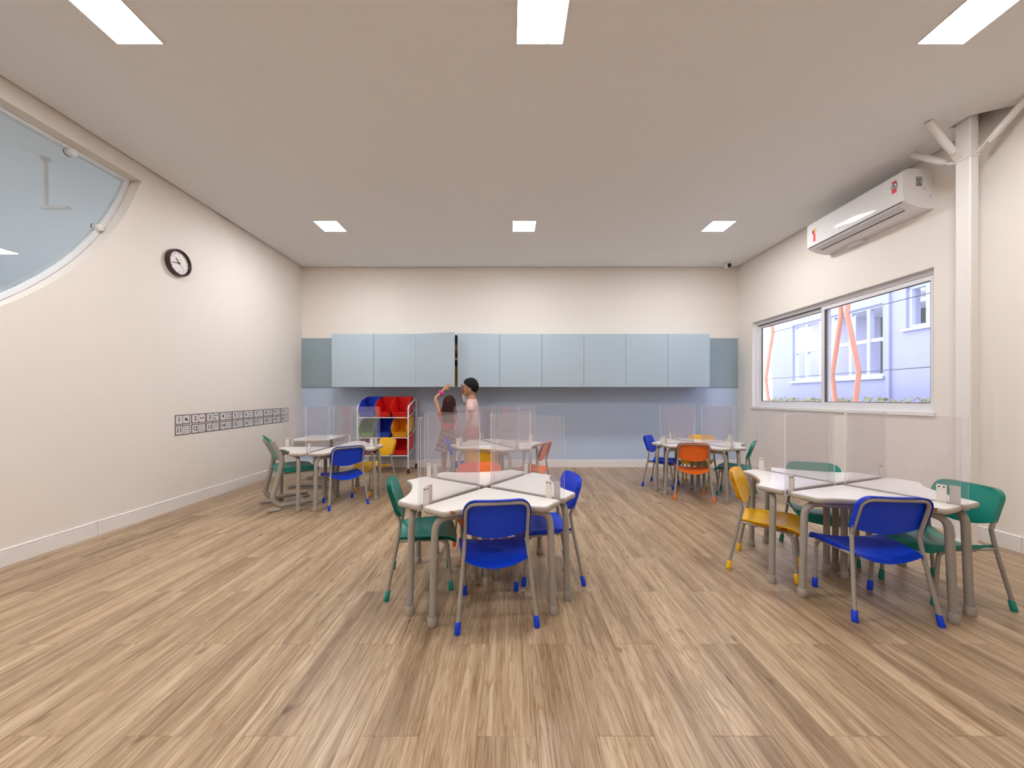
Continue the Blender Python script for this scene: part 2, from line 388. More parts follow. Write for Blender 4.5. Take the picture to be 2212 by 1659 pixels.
for (a, b, dx) in ((4.27, WY1 - t_, .04), (WY0 + t_, 4.33, .008)):
    bm = new(); s = .042; X0, X1 = fx0 + dx, fx0 + dx + .026; z0, z1 = WZ0 + t_, WZ1 - .052
    box(bm, X0, X1, a, b, z0, z0 + s); box(bm, X0, X1, a, b, z1 - s, z1); box(bm, X0, X1, a, a + s, z0 + s, z1 - s); box(bm, X0, X1, b - s, b, z0 + s, z1 - s)
    sash = obj('sash', bm, 'alu', win)
    bm = new(); xm = (X0 + X1) / 2; box(bm, xm - .002, xm + .002, a + s, b - s, z0 + s, z1 - s); obj('pane', bm, 'glass', sash)
    bm = new(); q = .006
    for w4 in ((a + s, b - s, z0 + s, z0 + s + q), (a + s, b - s, z1 - s - q, z1 - s), (a + s, a + s + q, z0 + s, z1 - s), (b - s - q, b - s, z0 + s, z1 - s)): box(bm, X0 + .004, X1 - .004, *w4)
    obj('gasket', bm, 'aludark', sash)

# ------------------------------------------------------------------ outside the window
bm = new(); box(bm, XR + .16, 30, -10, 40, -.3, -.2); struct(obj('ground', bm, 'ground'))
FX = 8.0
def fy(px): return FX * F / (px - VX)
bld = thing('building', 'lavender rendered building seen through the window', 'building', (FX, 0, -.2))
bm = new(); yA, yB = -6.0, fy(1668)
wins = [(fy(1907), fy(1712), 1.754, 3.32), (fy(2052), fy(1957), 2.68, 3.52)]   # heights above the ground at -.2
ycut = sorted([yA, yB] + [v for w in wins for v in w[:2]])
for a, b in zip(ycut, ycut[1:]):
    hit = [w for w in wins if w[0] < (a + b) / 2 < w[1]]
    if hit: box(bm, 0, .3, a, b, 0, hit[0][2]); box(bm, 0, .3, a, b, hit[0][3], 9)
    else: box(bm, 0, .3, a, b, 0, 9)
box(bm, .3, 6, yB - .3, yB, 0, 9)
obj('wall', bm, 'lavender', bld)
for w, mull, trans in ((wins[0], [fy(1738), fy(1768), fy(1795), fy(1832), fy(1871)], 2.56), (wins[1], [fy(1999)], None)):
    a, b, z0, z1 = w
    bm = new(); s = .06; X0, X1 = .06, .14
    box(bm, X0, X1, a, b, z0, z0 + s); box(bm, X0, X1, a, b, z1 - s, z1); box(bm, X0, X1, a, a + s, z0 + s, z1 - s); box(bm, X0, X1, b - s, b, z0 + s, z1 - s)
    for q in mull: box(bm, X0 - .01, X1 + .01, q - .035, q + .035, z0 + s, z1 - s)
    if trans: box(bm, X0 + .01, X1 - .01, a + s, b - s, trans - .04, trans + .04)
    box(bm, -.06, .05, a - .05, b + .05, z0 - .06, z0 - .005)
    fo = obj('window', bm, 'facadetrim', bld)
    ed = [a + s] + sorted(mull) + [b - s]
    for p, q in zip(ed, ed[1:]):
        for zz in ([(z0 + s, trans - .04), (trans + .04, z1 - s)] if trans else [(z0 + s, z1 - s)]):
            bm = new(); box(bm, .098, .102, p + .036, q - .036, zz[0], zz[1]); obj('pane', bm, 'glass', fo)
    bm = new(); box(bm, .3, .32, a - .3, b + .3, z0 - .6, z0); box(bm, 3.0, 3.05, a - 2, b + 4, -.0, 5); box(bm, .32, 3.0, a - 2, b + 2, z1 + .35, z1 + .4); box(bm, .32, 3.0, a - 2, b + 2, .3, .35)
    obj('room_behind', bm, 'nbwall', bld)
    for q in ((a + .5, .9), (b - .6, .9), ((a + b) / 2, 1.9)):
        bm = new(); box(bm, q[1] - .12, q[1] + .12, q[0] - .3, q[0] + .3, z1 + .325, z1 + .345); obj('ceiling_lamp', bm, 'led2', bld)
    if trans:
        bm = new(); box(bm, 2.9, 2.99, b + .9, b + 3.2, .35, 2.3); obj('green_board', bm, 'mint', bld)
bm = new(); box(bm, -.05, -.002, fy(1925), fy(1917), 0, 9); obj('downpipe', bm, 'lavender', bld)
OX = 5.0
def oy(px): return OX * F / (px - VX)
for nm, (p0, pk1, pk2, p3) in {'far zigzag post at the far edge of the window view': ((7.22, 3.35), (7.08, 2.33), (7.27, 1.45), (7.05, .2)),
                               'zigzag post forming the far half of the diamond': ((5.70, 3.35), (5.615, 2.33), (5.77, 1.45), (5.62, .2)),
                               'zigzag post forming the near half of the diamond': ((5.42, 3.35), (5.515, 2.33), (5.33, 1.45), (5.48, .2))}.items():
    bm = new(); pts = [(0, p0[0] - pk1[0], p0[1]), (0, 0, pk1[1]), (0, pk2[0] - pk1[0], pk2[1]), (0, p3[0] - pk1[0], p3[1]), (0, p3[0] - pk1[0], -.2)]
    tube(bm, pts, .031, 8, up=(1, 0, 0)); o = obj('zigzag_post', bm, 'postorange', None, (OX, pk1[0], 0), smooth=35); tag(o, 'orange ' + nm, 'post', 'orange zigzag posts outside')
for z, nm in ((2.33, 'upper'), (1.45, 'lower')):
    bm = new(); tube(bm, [(OX, -2, z), (OX, 4.4, z), (OX, 9.5, z)], .006, 6); tag(obj('steel_cable', bm, 'cable', smooth=True), f'{nm} thin dark cable strung between the orange posts', 'cable', 'cables outside the window')
bm = new(); rnd = random.Random(3)
for i in range(2600):
    y = rnd.uniform(3.6, 11.5); x = rnd.uniform(6.6, 7.3); z = rnd.uniform(.75, 1.05) + rnd.random() * .05
    s = rnd.uniform(.03, .06); a = Vector((rnd.uniform(-1, 1), rnd.uniform(-1, 1), rnd.uniform(-1, 1))).normalized(); b_ = a.orthogonal().normalized(); p = Vector((x, y, z))
    quadface(bm, [bm.verts.new(p + q) for q in (a * s, b_ * s * .6, -a * s, -b_ * s * .6)], 0)
box(bm, 6.7, 7.2, 3.6, 11.5, -.2, .99)
tag(obj('hedge', bm, 'hedge', fix=False), 'low brown green hedge along the foot of the lavender building', 'hedge', kind='stuff')

# ------------------------------------------------------------------ round-bottomed interior window and the room behind it
w2 = struct(bpy.data.objects.new('window_2', None)); COL.objects.link(w2)
bm = new(); gx = XL - .085; GR = CR - .055; gt = OT - .045; gy1 = CY + math.sqrt(GR ** 2 - (gt - CZ) ** 2); gy0 = 2 * CY - gy1
gys = [gy0 + (gy1 - gy0) * (1 - math.cos(math.pi * i / 40)) / 2 for i in range(41)]
def arc(inset):
    rr = GR - inset; tt = gt - inset; a1 = CY + math.sqrt(rr ** 2 - (tt - CZ) ** 2); a0 = 2 * CY - a1
    return [(y, CZ - math.sqrt(max(rr ** 2 - (y - CY) ** 2, 0))) for y in [a0 + (a1 - a0) * (1 - math.cos(math.pi * i / 40)) / 2 for i in range(41)]]
ol = arc(0)
prism(bm, [[(gx - .004, y, z) for y, z in ol], [(gx + .004, y, z) for y, z in ol]]); bmesh.ops.triangulate(bm, faces=[f for f in bm.faces if len(f.verts) > 4])
obj('pane', bm, 'glass2', w2)
bm = new()
ol2 = arc(.014)
prism(bm, [[(gx + .005, y, z) for y, z in ol], [(gx + .005, y, z) for y, z in ol2]], cap0=False, cap1=False); obj('ground_edge', bm, 'glassedge', w2)
bm = new()
wo = arc(-.053)
prism(bm, [[(XL - .09, y, z) for y, z in wo], [(XL - .09, y, z) for y, z in arc(-.022)], [(XL - .115, y, z) for y, z in arc(-.022)], [(XL - .115, y, z) for y, z in wo]], cap0=False, cap1=False); obj('frame', bm, 'nbwall', w2)
for (y, z) in ((2.83, 2.945), (3.015, 2.46), (-1.2, 2.945)):
    bm = new(); lathe(bm, [(0, -.03), (.026, -.03), (.026, .022), (.022, .026), (0, .026)], 20, mi=0); lathe(bm, [(.0262, -.03), (.0290, -.03), (.0290, -.024), (.0262, -.024)], 20, mi=1)
    obj('glass_clip', bm, ['steelwhite', 'aludark'], w2, (gx + .002, y, z), (0, R(90), 0), smooth=40)
NXF = -9.2
bm = new(); box(bm, NXF, XL - .15, -5, 9, 3.16, 3.26); struct(obj('ceiling_neighbour', bm, 'nbwall'))
bm = new(); box(bm, NXF - .1, NXF, -5, 9, -.1, 3.26); struct(obj('wall_neighbour_far', bm, 'nbwall'))
bm = new(); box(bm, NXF, XL - .15, 9, 9.1, -.1, 3.26); struct(obj('wall_neighbour_back', bm, 'nbwall'))
bm = new(); box(bm, NXF, XL - .15, -5.1, -5, -.1, 3.26); struct(obj('wall_neighbour_front', bm, 'nbwall'))
bm = new(); box(bm, NXF, XL - .15, -5, 9, -.1, 0); struct(obj('floor_neighbour', bm, 'ground'))
for i, (x, y) in enumerate(((-7.22, 5.2), (-3.95, .9), (-7.22, 1.2), (-4.9, 6.9))):  # second panel is an added, unseen lamp that brightens the hanging rod
    t = thing('ceiling_light', ['white LED panel of the next room, peeping through the round window', 'LED panel of the next room just behind the round window, out of the photo', 'LED panel in the middle of the next room', 'LED panel at the back of the next room'][i], 'ceiling light', (x, y, 3.16), 0, 'ceiling panels of the next room')
    b = new(); s = .16; box(b, -s, s, -s, s, -.006, -.003); obj('diffuser', b, 'led2', t)
    b = new()
    for q in ((-s - .01, s + .01, -s - .01, -s), (-s - .01, s + .01, s, s + .01), (-s - .01, -s, -s, s), (s, s + .01, -s, s)): box(b, *q, -.007, 0)
    obj('frame', b, 'white', t)
t = thing('ceiling_hanger', 'thin white rod hanging from the ceiling behind the round window', 'ceiling bracket', (-4.02, 3.235, 3.16))
bm = new(); lathe(bm, [(0, 0), (.035, 0), (.035, -.02), (.02, -.03), (0, -.03)], 14); obj('flange', bm, 'steelwhite', t, smooth=40)
bm = new(); tube(bm, [(0, 0, -.03), (0, 0, -.42)], .014, 10); obj('rod', bm, 'steelwhite', t, smooth=40)
bm = new(); box(bm, -.03, .20, -.02, .02, -.435, -.42); obj('foot_bar', bm, 'steelwhite', t)

# ------------------------------------------------------------------ wall cabinets
CF, CZ0, CZ1 = 5.415, 1.24, 2.015
DW = .6109; CX0 = -2.582
groups = [(0, 2), (2, 2), (4, 2), (6, 2), (8, 1)]
labs = ['blue grey wall cabinet at the left end, its two doors shut', 'blue grey wall cabinet whose two doors stand ajar above the children', 'blue grey wall cabinet just right of the ajar one, doors shut',
        'blue grey double wall cabinet second from the right end', 'narrow single door wall cabinet at the right end of the row']
for gi, (d0, nd) in enumerate(groups):
    x0 = CX0 + DW * d0; wd = DW * nd
    t = thing('wall_cabinet', labs[gi], 'cabinet', (x0, YB, CZ0), 0, 'row of blue grey wall cabinets')
    yf = CF - YB + .019; H_ = CZ1 - CZ0; p = .016; g1 = .0008
    bm = new(); box(bm, g1, p, yf, -.001, 0, H_); box(bm, wd - p, wd - g1, yf, -.001, 0, H_); box(bm, p, wd - p, yf, -.001, 0, p); box(bm, p, wd - p, yf, -.001, H_ - p, H_); box(bm, p, wd - p, -.008, -.001, p, H_ - p)
    obj('carcass', bm, 'laminate', t)
    bm = new(); box(bm, p + .001, wd - p - .001, yf + .02, -.009, .40, .43); obj('shelf', bm, 'carcass', t)
    for k in range(nd):
        bm = new(); box(bm, .0018, DW - .0018, -.009, .009, .001, H_ - .001, bev=.0012)
        hinge_left = (k == 0 and nd == 2)
        ang = {2: 15.0, 3: 5.6}.get(d0 + k, 0)
        if hinge_left: o = obj('door', bm, 'laminate', t, (0, yf - .0105, 0), (0, 0, R(-ang)))
        else:
            bmesh.ops.translate(bm, verts=bm.verts, vec=(-DW, 0, 0)); o = obj('door', bm, 'laminate', t, ((k + 1) * DW, yf - .0105, 0), (0, 0, R(ang)))
        if ang: o['label'] = 'cabinet door standing ajar'
for (x, w, h, z, mt, lb) in ((-.93, .16, .30, .0165, 'bin_yellow', 'yellow carton standing in the ajar cabinet under its shelf'), (-.84, .22, .25, .431, 'box', 'brown carton on the shelf of the ajar cabinet')):
    bm = new(); box(bm, 0, w, 0, .22, 0, h, bev=.003); c_ = obj('body', bm, mt); r_ = thing('carton', lb, 'box', (x, 5.55, CZ0 + z)); c_.parent = r_
    bm = new(); box(bm, w * .4, w * .6, -.001, .0, h * .1, h, mi=0); obj('tape', bm, 'carcass', r_)
for (a, b, n_) in ((XL, CX0 - .002, 'left'), (CX0 + 9 * DW + .002, XR, 'right')):
    bm = new(); box(bm, a + .001, b, YB - .018, YB - .001, ZB, 2.015); o = obj('trim_1' if n_ == 'left' else 'trim_2', bm, 'filler'); struct(o)

# ------------------------------------------------------------------ furniture prototypes
def chair_proto(colour):
    root = thing('school_chair', '', 'chair')
    def back_y(z): return -.105 - (z - .40) / .20 * .066
    # seat
    bm = new(); nu, nv = 15, 14
    def S(i, j):
        ii = min(max(i - 1, 0), nu - 3); u = -1 + 2 * ii / (nu - 3); jj = min(j, nv - 2); t = jj / (nv - 2)
        hw = .150 + .026 * min(1, t * 1.5)
        if t > .80: hw *= 1 - .10 * ((t - .80) / .20) ** 2
        y = -.128 + .335 * t - .012 * u * u * (1 if t > .9 else 0)
        z = .322 - .019 * (1 - u * u) - .024 * (1 - u * u) * (1 - t) ** 3 - (.007 if j == 0 else 0) - .030 * max(0, (t - .72) / .28) ** 2 + .004 * t
        if i == 0 or i == nu - 1: z -= .017
        if j == nv - 1: z -= .016; y += .004
        return (u * hw, y, z)
    sheet(bm, S, nu, nv, (0, 0, -.006)); obj('seat', bm, colour, root, smooth=50)
    # backrest
    bm = new(); nu, nv = 17, 14; zt = .606; rc = .055
    def B(i, j):
        ii = min(max(i - 1, 0), nu - 3); s = -1 + 2 * ii / (nu - 3); jj = min(j, nv - 2); t = jj / (nv - 2)
        zb = .437 - .036 * (1 - s * s); z = zb + (zt - zb) * (1 - (1 - t) ** 1.5)
        Wd = .160
        if z > zt - rc: Wd = Wd - rc + rc * math.sqrt(max(0, 1 - ((z - (zt - rc)) / rc) ** 2))
        if z < .437 + .02: Wd -= .012 * ((.457 - z) / .06) ** 2
        y = back_y(z) + .020 - .011 * (1 - s * s)
        if i in (0, nu - 1) or j == nv - 1: y -= .025
        return (s * Wd, y, z)
    sheet(bm, B, nu, nv, (0, -.004, 0)); obj('backrest', bm, colour, root, smooth=50)
    tr = .0095
    # hoop behind the backrest
    bm = new(); pts = fillet([(-.151, -.105, .400), (-.149, back_y(.592), .592), (.149, back_y(.592), .592), (.151, -.105, .400)], .055, 6)
    n_ = len(pts)
    pts = [Vector((p.x, p.y - (.014 * max(0, 1 - (p.x / .15) ** 2)) * (1 if p.z > .57 else 0), p.z)) for p in pts]
    tube(bm, pts, tr, 8); obj('back_frame', bm, 'tube', root, smooth=60)
    bm = new()
    for s in (-1, 1): tube(bm, fillet([(s * .157, -.108, .302), (s * .150, .0, .297), (s * .146, .155, .283)], .05, 3), .0085, 8)
    tube(bm, [(-.150, -.03, .288), (.150, -.03, .288)], .0075, 6); tube(bm, [(-.146, .13, .278), (.146, .13, .278)], .0075, 6); obj('seat_frame', bm, 'tube', root, smooth=60)
    for (fx, fy_, top) in ((-.187, -.175, 'r'), (.187, -.175, 'r'), (-.143, .17, 'f'), (.143, .17, 'f')):
        s = 1 if fx > 0 else -1
        if top == 'r': pts = fillet([(fx, fy_, .012), (s * .158, -.118, .31), (s * .151, -.105, .400)], .10, 3)
        else: pts = fillet([(fx, fy_, .012), (s * .147, .150, .262), (s * .145, .125, .281)], .02, 3)
        bm = new(); tube(bm, pts, tr, 8); lg = obj('leg', bm, 'tube', root, smooth=60)
        d = (Vector(pts[1]) - Vector(pts[0])).normalized(); p0 = Vector((fx, fy_, 0))
        bm = new(); tube(bm, [p0 + Vector((0, 0, .0005)), p0 + d * .004, p0 + d * .052, p0 + d * .056], [.0128, .0143, .0124, .0100], 12); obj('foot_cap', bm, colour, lg, smooth=60)
    return root
PROTO = {}
def chair(colour, x, y, facing, label, group):
    if colour not in PROTO: o = PROTO[colour] = chair_proto(colour)
    else: o = copy_tree(PROTO[colour])
    o.location = (x, y, 0); o.rotation_euler = (0, 0, R(facing - 90)); tag(o, label, 'chair', group); return o

TT = .555
def desk_outline():
    pts = [(.034, 0)]
    def rnd(p0, p, p1, r, n=4):
        return [(q.x, q.y) for q in fillet([p0 + (0,), p + (0,), p1 + (0,)], r, n)[1:-1]]
    half = []
    a0, P1, P2 = (.022, .005), (.371, .352), (.480, .246)
    half += rnd((.034, 0), (.024, .004), (.2, .18), .006, 1)[:1]
    half += rnd((.1, .083), P1, P2, .028)
    half += rnd(P1, P2, (.443, .12), .030)
    half += [(.450, .165), (.439, .115), (.4325, .058)]
    # u, +v side then mirrored; counter-clockwise must be apex -> -v ... so build both and order
    up = half; dn = [(u, -v) for u, v in half]
    return [(.029, 0)] + dn[1:] + [(.431, 0)] + up[1:][::-1]
def desk_proto():
    root = thing('wedge_desk', '', 'desk'); ol = [Vector(p) for p in desk_outline()]
    def ring(d, z): return [(p.x, p.y, z) for p in offset(ol, d)]
    bm = new(); prism(bm, [ring(.008, TT - .029), ring(.001, TT - .022), ring(0, TT - .012), ring(.001, TT - .004), ring(.0045, TT - .0008), ring(.0065, TT - .0012)], cap1=False)
    bmesh.ops.triangulate(bm, faces=[f for f in bm.faces if len(f.verts) > 4]); obj('edge_band', bm, 'edge', root, smooth=60)
    bm = new(); prism(bm, [ring(.0066, TT - .008), ring(.0066, TT - .0006), ring(.0074, TT)], cap0=False)
    bmesh.ops.triangulate(bm, faces=[f for f in bm.faces if len(f.verts) > 4]); obj('tabletop', bm, 'top', root)
    r = .0175; zt = TT - .029 - r - .0005
    for s in (-1, 1):
        bm = new(); pts = fillet([(.412, s * .297, .03), (.403, s * .284, zt), (.385, s * .12, zt)], .075, 6); tube(bm, pts, r, 12); lg = obj('leg', bm, 'tube', root, smooth=60)
        bm = new(); lathe(bm, [(0, .0005), (.0215, .0005), (.0235, .004), (.0225, .040), (.0205, .0455), (.018, .046)], 14, (.413, s * .298, 0)); obj('foot_cap', bm, 'cap', lg, smooth=40)
    bm = new(); tube(bm, [(.385, -.12, zt), (.385, .12, zt)], r * .96, 10); obj('rail', bm, 'tube', root, smooth=60)
    bm = new(); tube(bm, [(.064, 0, .03), (.064, 0, TT - .0295)], r, 12); lg = obj('leg', bm, 'tube', root, smooth=60)
    bm = new(); lathe(bm, [(0, .0005), (.0215, .0005), (.0235, .004), (.0225, .040), (.0205, .0455), (.018, .046)], 14, (.064, 0, 0)); obj('foot_cap', bm, 'cap', lg, smooth=40)
    return root
DESK = None
def desk(cx, cy, ang, label, group):
    global DESK
    if DESK is None: o = DESK = desk_proto()
    else: o = copy_tree(DESK)
    o.location = (cx, cy, 0); o.rotation_euler = (0, 0, R(ang)); tag(o, label, 'desk', group); return o
def divider_proto():
    root = thing('acrylic_divider', '', 'divider')
    for (v, x0, x1) in ((-.0042, .050, .500), (.0042, .060, .522)):
        z0, z1, rc, hh = TT - .022, .988, .014, .0020
        def loop(vv, ins):
            a, b, lo, hi = x0 + ins, x1 - ins, z0 + ins, z1 - ins; pts = [(a, lo), (b, lo)]
            for k in range(5): th = k / 4 * math.pi / 2; pts.append((b - rc + rc * math.cos(th), hi - rc + rc * math.sin(th)))
            for k in range(5): th = math.pi / 2 + k / 4 * math.pi / 2; pts.append((a + rc + rc * math.cos(th), hi - rc + rc * math.sin(th)))
            return [(x, vv, z) for x, z in pts]
        bm = new(); prism(bm, [loop(v - hh, 0), loop(v + hh, 0)], mi=1)
        for f in bm.faces:
            if len(f.verts) > 4: f.material_index = 0
        bmesh.ops.triangulate(bm, faces=[f for f in bm.faces if len(f.verts) > 4]); obj('sheet', bm, ['acrylic', 'acryledge'], root)
    for (v, s, x0) in ((-.0088, -1, .418), (.0088, 1, .458)):
        bm = new(); box(bm, x0, x0 + .037, v - .0017, v + .0017, TT - .026, TT + .088, bev=.0008); cl = obj('clip', bm, 'clip', root)
        for dx in (.010, .027):
            bm = new(); T = Matrix.Translation((x0 + dx, v + s * .0017, TT + .077)) @ Matrix.Rotation(R(90 if s < 0 else -90), 4, 'X'); lathe(bm, [(0, .0025), (.003, .002), (.0042, 0)], 8, T=T); obj('bolt', bm, 'bolt', cl)
    return root
DIV = None
def divider(cx, cy, ang, label, group):
    global DIV
    if DIV is None: o = DIV = divider_proto()
    else: o = copy_tree(DIV)
    o.location = (cx, cy, 0); o.rotation_euler = (0, 0, R(ang)); tag(o, label, 'divider', group); return o

# ------------------------------------------------------------------ table clusters
# name, centre, axis of its first desk; desks (offset angle, what it faces) and dividers (offset angle, place)
CL = 'the centre cluster'; WL = 'the cluster under the window'; LL = 'the cluster by the left wall'; RL_ = 'the far cluster in the back right corner'; ML = 'the cluster in front of the two children'
G1, G2, G3, G4, G5 = (-.143, 2.228, -80.1), (2.035, 2.295, -113.3), (-1.93, 4.05, -45), (2.22, 4.38, -121), (-.14, 4.3, -108)
def cluster(c, where, desks, divs):
    for a, lab in desks: desk(c[0], c[1], c[2] + a, f'white wedge desk {lab} {where}', f'desks of {where}')
    for a, lab in divs: divider(c[0], c[1], c[2] + a, f'clear acrylic divider {lab} {where}', f'dividers of {where}')
cluster(G1, CL, [(0, 'nearest the camera in'), (90, 'on the right of'), (180, 'at the back of'), (-90, 'on the left of')],
        [(45, 'at the front right of'), (135, 'at the back right of'), (-135, 'at the back left of'), (-45, 'at the front left of')])
cluster(G2, WL, [(0, 'at the front blue chair of'), (90, 'nearest the right wall in'), (180, 'at the back of'), (-90, 'at the yellow chair of')],
        [(45, 'nearest the camera in'), (135, 'nearest the right wall in'), (-135, 'farthest from the camera in'), (-45, 'beside the yellow chair of')])
cluster(G3, LL, [(0, 'at the blue chair of'), (90, 'at the yellow chair of'), (-90, 'at the high green chair of')],
        [(45, 'nearest the bin rack in'), (135, 'farthest from the camera in'), (-135, 'nearest the left wall in'), (-45, 'nearest the camera in')])
cluster(G4, RL_, [(0, 'at the orange chair of'), (90, 'at the green chair of'), (180, 'at the yellow chair of'), (-90, 'at the blue chair of')],
        [(45, 'on the near side of'), (135, 'on the window side of'), (-135, 'by the back wall of'), (-45, 'on the left side of')])
cluster(G5, ML, [(0, 'at the yellow chair of'), (90, 'at the orange chair of'), (180, 'at the back of'), (-90, 'at the blue chair of')],
        [(45, 'at the front right of'), (135, 'at the back right of'), (-135, 'at the back left of'), (-45, 'at the front left of')])

for dk, sg in ((bpy.data.objects['wedge_desk'], -1), (bpy.data.objects['wedge_desk.004'], 1)):
    bm = new(); T = Matrix.Translation((.4655, sg * .212, TT - .011)) @ Matrix.Rotation(math.atan2(.94 * sg, -.35), 4, 'Z'); box(bm, -.022, .022, -.003, .003, -.006, .0108, bev=.002, T=T); obj('worn_chip', bm, 'chip', dk)['label'] = 'brown bare patch where the edge band is chipped'

chair('blue', -.078, 1.902, 98.4, 'blue school chair with its back to the camera at ' + CL, 'chairs of ' + CL)
chair('green', -.523, 2.203, 12, 'green school chair on the left of ' + CL, 'chairs of ' + CL)
chair('blue', .232, 2.308, 188, 'blue school chair on the right of ' + CL, 'chairs of ' + CL)
chair('orange', -.190, 2.587, -80, 'orange school chair behind the dividers of ' + CL, 'chairs of ' + CL)
chair('yellow', 1.641, 2.392, -40, 'yellow school chair on the left of ' + WL, 'chairs of ' + WL)
chair('blue', 1.875, 1.952, 83.6, 'blue school chair with its back to the camera at ' + WL, 'chairs of ' + WL)
chair('green', 2.393, 2.082, 177.5, 'green school chair nearest the right wall at ' + WL, 'chairs of ' + WL)
chair('green', 2.163, 2.590, 246.5, 'green school chair seen through the dividers of ' + WL, 'chairs of ' + WL)
chair('blue', -1.695, 3.811, 131.5, 'blue school chair with its back to the camera at ' + LL, 'chairs of ' + LL)
chair('yellow', -1.551, 4.333, 230, 'yellow school chair in front of the bin rack at ' + LL, 'chairs of ' + LL)
chair('orange', 2.003, 4.089, 70.6, 'orange school chair, back to the camera, at ' + RL_, 'chairs of ' + RL_)
chair('blue', 1.885, 4.62, -37, 'blue school chair on the left of ' + RL_, 'chairs of ' + RL_)
chair('green', 2.54, 4.166, 143, 'green school chair on the right of ' + RL_, 'chairs of ' + RL_)
chair('yellow', 2.385, 4.695, 231.5, 'yellow school chair on the far side of ' + RL_, 'chairs of ' + RL_)
chair('yellow', -.24, 3.62, 79, 'yellow school chair, back to the camera, at ' + ML, 'chairs of ' + ML)
chair('orange', .255, 4.072, 157, 'orange school chair on the right of ' + ML, 'chairs of ' + ML)
chair('blue', -.556, 4.352, 8, 'blue school chair on the left of ' + ML, 'chairs of ' + ML)

# ------------------------------------------------------------------ adaptive chair and adaptive table
t = thing('adaptive_chair', 'high green chair with beige sled frame at the left cluster', 'chair', (-2.258, 3.79, 0), R(42 - 90))
for s in (-1, 1):
    bm = new(); X = s * .195
    pts = fillet([(X, .235, .052), (X, -.10, .045), (X, -.165, .11), (X, -.085, .44), (X, -.085, .50), (X, -.165, .665)], [.03, .07, .2, .10], 5)
    tube(bm, pts, .017, 10, flat=.0 + 1.35, up=(1, 0, 0)); sf = obj('side_frame', bm, 'tube', t, smooth=60)
    for q in ((-.205, -.09, .03), (.18, .255, .034)):
        bm = new(); box(bm, X - .02, X + .02, q[0], q[1], .0005, q[2], bev=.008); obj('glide', bm, 'cap', sf)
bm = new(); tube(bm, [(-.19, .12, .05), (.19, .12, .05)], .011, 8); tube(bm, [(-.19, -.07, .36), (.19, -.07, .36)], .012, 8); tube(bm, [(-.19, -.15, .63), (.19, -.15, .63)], .010, 8); obj('cross_bar', bm, 'tube', t, smooth=60)
bm = new(); box(bm, -.165, .165, -.09, .23, .335, .353, bev=.006); obj('seat_base', bm, 'tube', t)
bm = new()
def S2(i, j):
    u = -1 + 2 * i / 10; q = j / 10; return (u * .185 * (1 - .06 * max(0, q - .8) * 5 * abs(u)), -.10 + .35 * q, .402 - .012 * (1 - u * u) - .02 * max(0, q - .7) ** 2 * 11)
sheet(bm, S2, 11, 11, (0, 0, -.045)); obj('seat', bm, 'green', t, smooth=45)
bm = new()
def B2(i, j):
    u = -1 + 2 * i / 10; q = j / 8; z = .47 + .215 * q; hw = .155 * (1 - .18 * max(0, q - .6) ** 2 * 6); return (u * hw, -.075 - (z - .47) * .40 - .012 * (1 - u * u), z)
sheet(bm, B2, 11, 9, (0, -.012, 0)); obj('backrest', bm, 'green', t, smooth=45)
bm = new(); tube(bm, fillet([(-.05, -.175, .675), (-.05, -.20, .705), (.05, -.20, .705), (.05, -.175, .675)], .02, 3), .010, 8); obj('grip', bm, 'green', t, smooth=60)
t = thing('adaptive_table', 'pale rectangular table on a sled base in the left back corner', 'table', (-2.42, 4.72, 0), R(4))
bm = new(); box(bm, -.235, .235, -.31, .33, .556, .580, bev=.005); obj('tabletop', bm, 'top', t)
bm = new()
for q in ((-.237, .237, -.314, -.309), (-.237, .237, .329, .334), (-.239, -.234, -.312, .332), (.234, .239, -.312, .332)): box(bm, *q, .554, .578)
obj('edge_band', bm, 'edge', t)
bm = new(); box(bm, -.16, .215, -.30, -.285, .49, .555); box(bm, .20, .215, -.285, .30, .49, .555); box(bm, -.16, -.145, -.285, .30, .50, .555); box(bm, -.145, .20, .285, .30, .49, .555); obj('apron', bm, 'cap', t)
bm = new(); prism(bm, [[(-.215, y, .555), (-.205, y, .50), (-.175, y, .485), (-.165, y, .485), (-.165, y, .555)] for y in (-.27, .25)]); obj('side_tray', bm, 'green', t)
for y in (-.22, .26):
    bm = new(); tube(bm, [(.06, y, .04), (.06, y, .49)], .024, 10, flat=1.4); lg = obj('leg', bm, 'tube', t, smooth=60)
    bm = new(); tube(bm, fillet([(-.24, y, .022), (-.2, y, .026), (.0, y, .034), (.2, y, .026), (.24, y, .022)], .05, 2), .02, 10); obj('sled_foot', bm, 'tube', lg, smooth=60)
    bm = new(); box(bm, -.255, -.20, y - .022, y + .022, .0005, .046, bev=.008); box(bm, .20, .255, y - .022, y + .022, .0005, .046, bev=.008); obj('end_cap', bm, 'cap', lg)

# ------------------------------------------------------------------ bin rack
RX0, RX1, RY0, RY1 = -2.165, -1.44, 5.315, 5.765
t = thing('bin_rack', 'white tube rack on black castors holding nine coloured bins', 'rack', (RX0, RY0, 0))
wR, dR = RX1 - RX0, RY1 - RY0
for x in (0, wR):
    bm = new(); tube(bm, fillet([(x, 0, .075), (x, 0, .955), (x, dR, 1.085), (x, dR, .075)], [.07, .04], 5), .0115, 8); fr = obj('side_frame', bm, 'rack', t, smooth=60)
    for y in (0, dR):
        bm = new(); T = Matrix.Translation((x, y, .026)) @ Matrix.Rotation(R(90), 4, 'Y')
        lathe(bm, [(0, -.011), (.02, -.011), (.0255, -.007), (.0255, .007), (.02, .011), (0, .011)], 14, T=T); box(bm, x - .016, x + .016, y - .012, y + .012, .028, .062, bev=.004); lathe(bm, [(0, .06), (.009, .06), (.009, .08), (0, .08)], 8, (x, y, 0)); obj('castor', bm, 'black', fr, smooth=40)
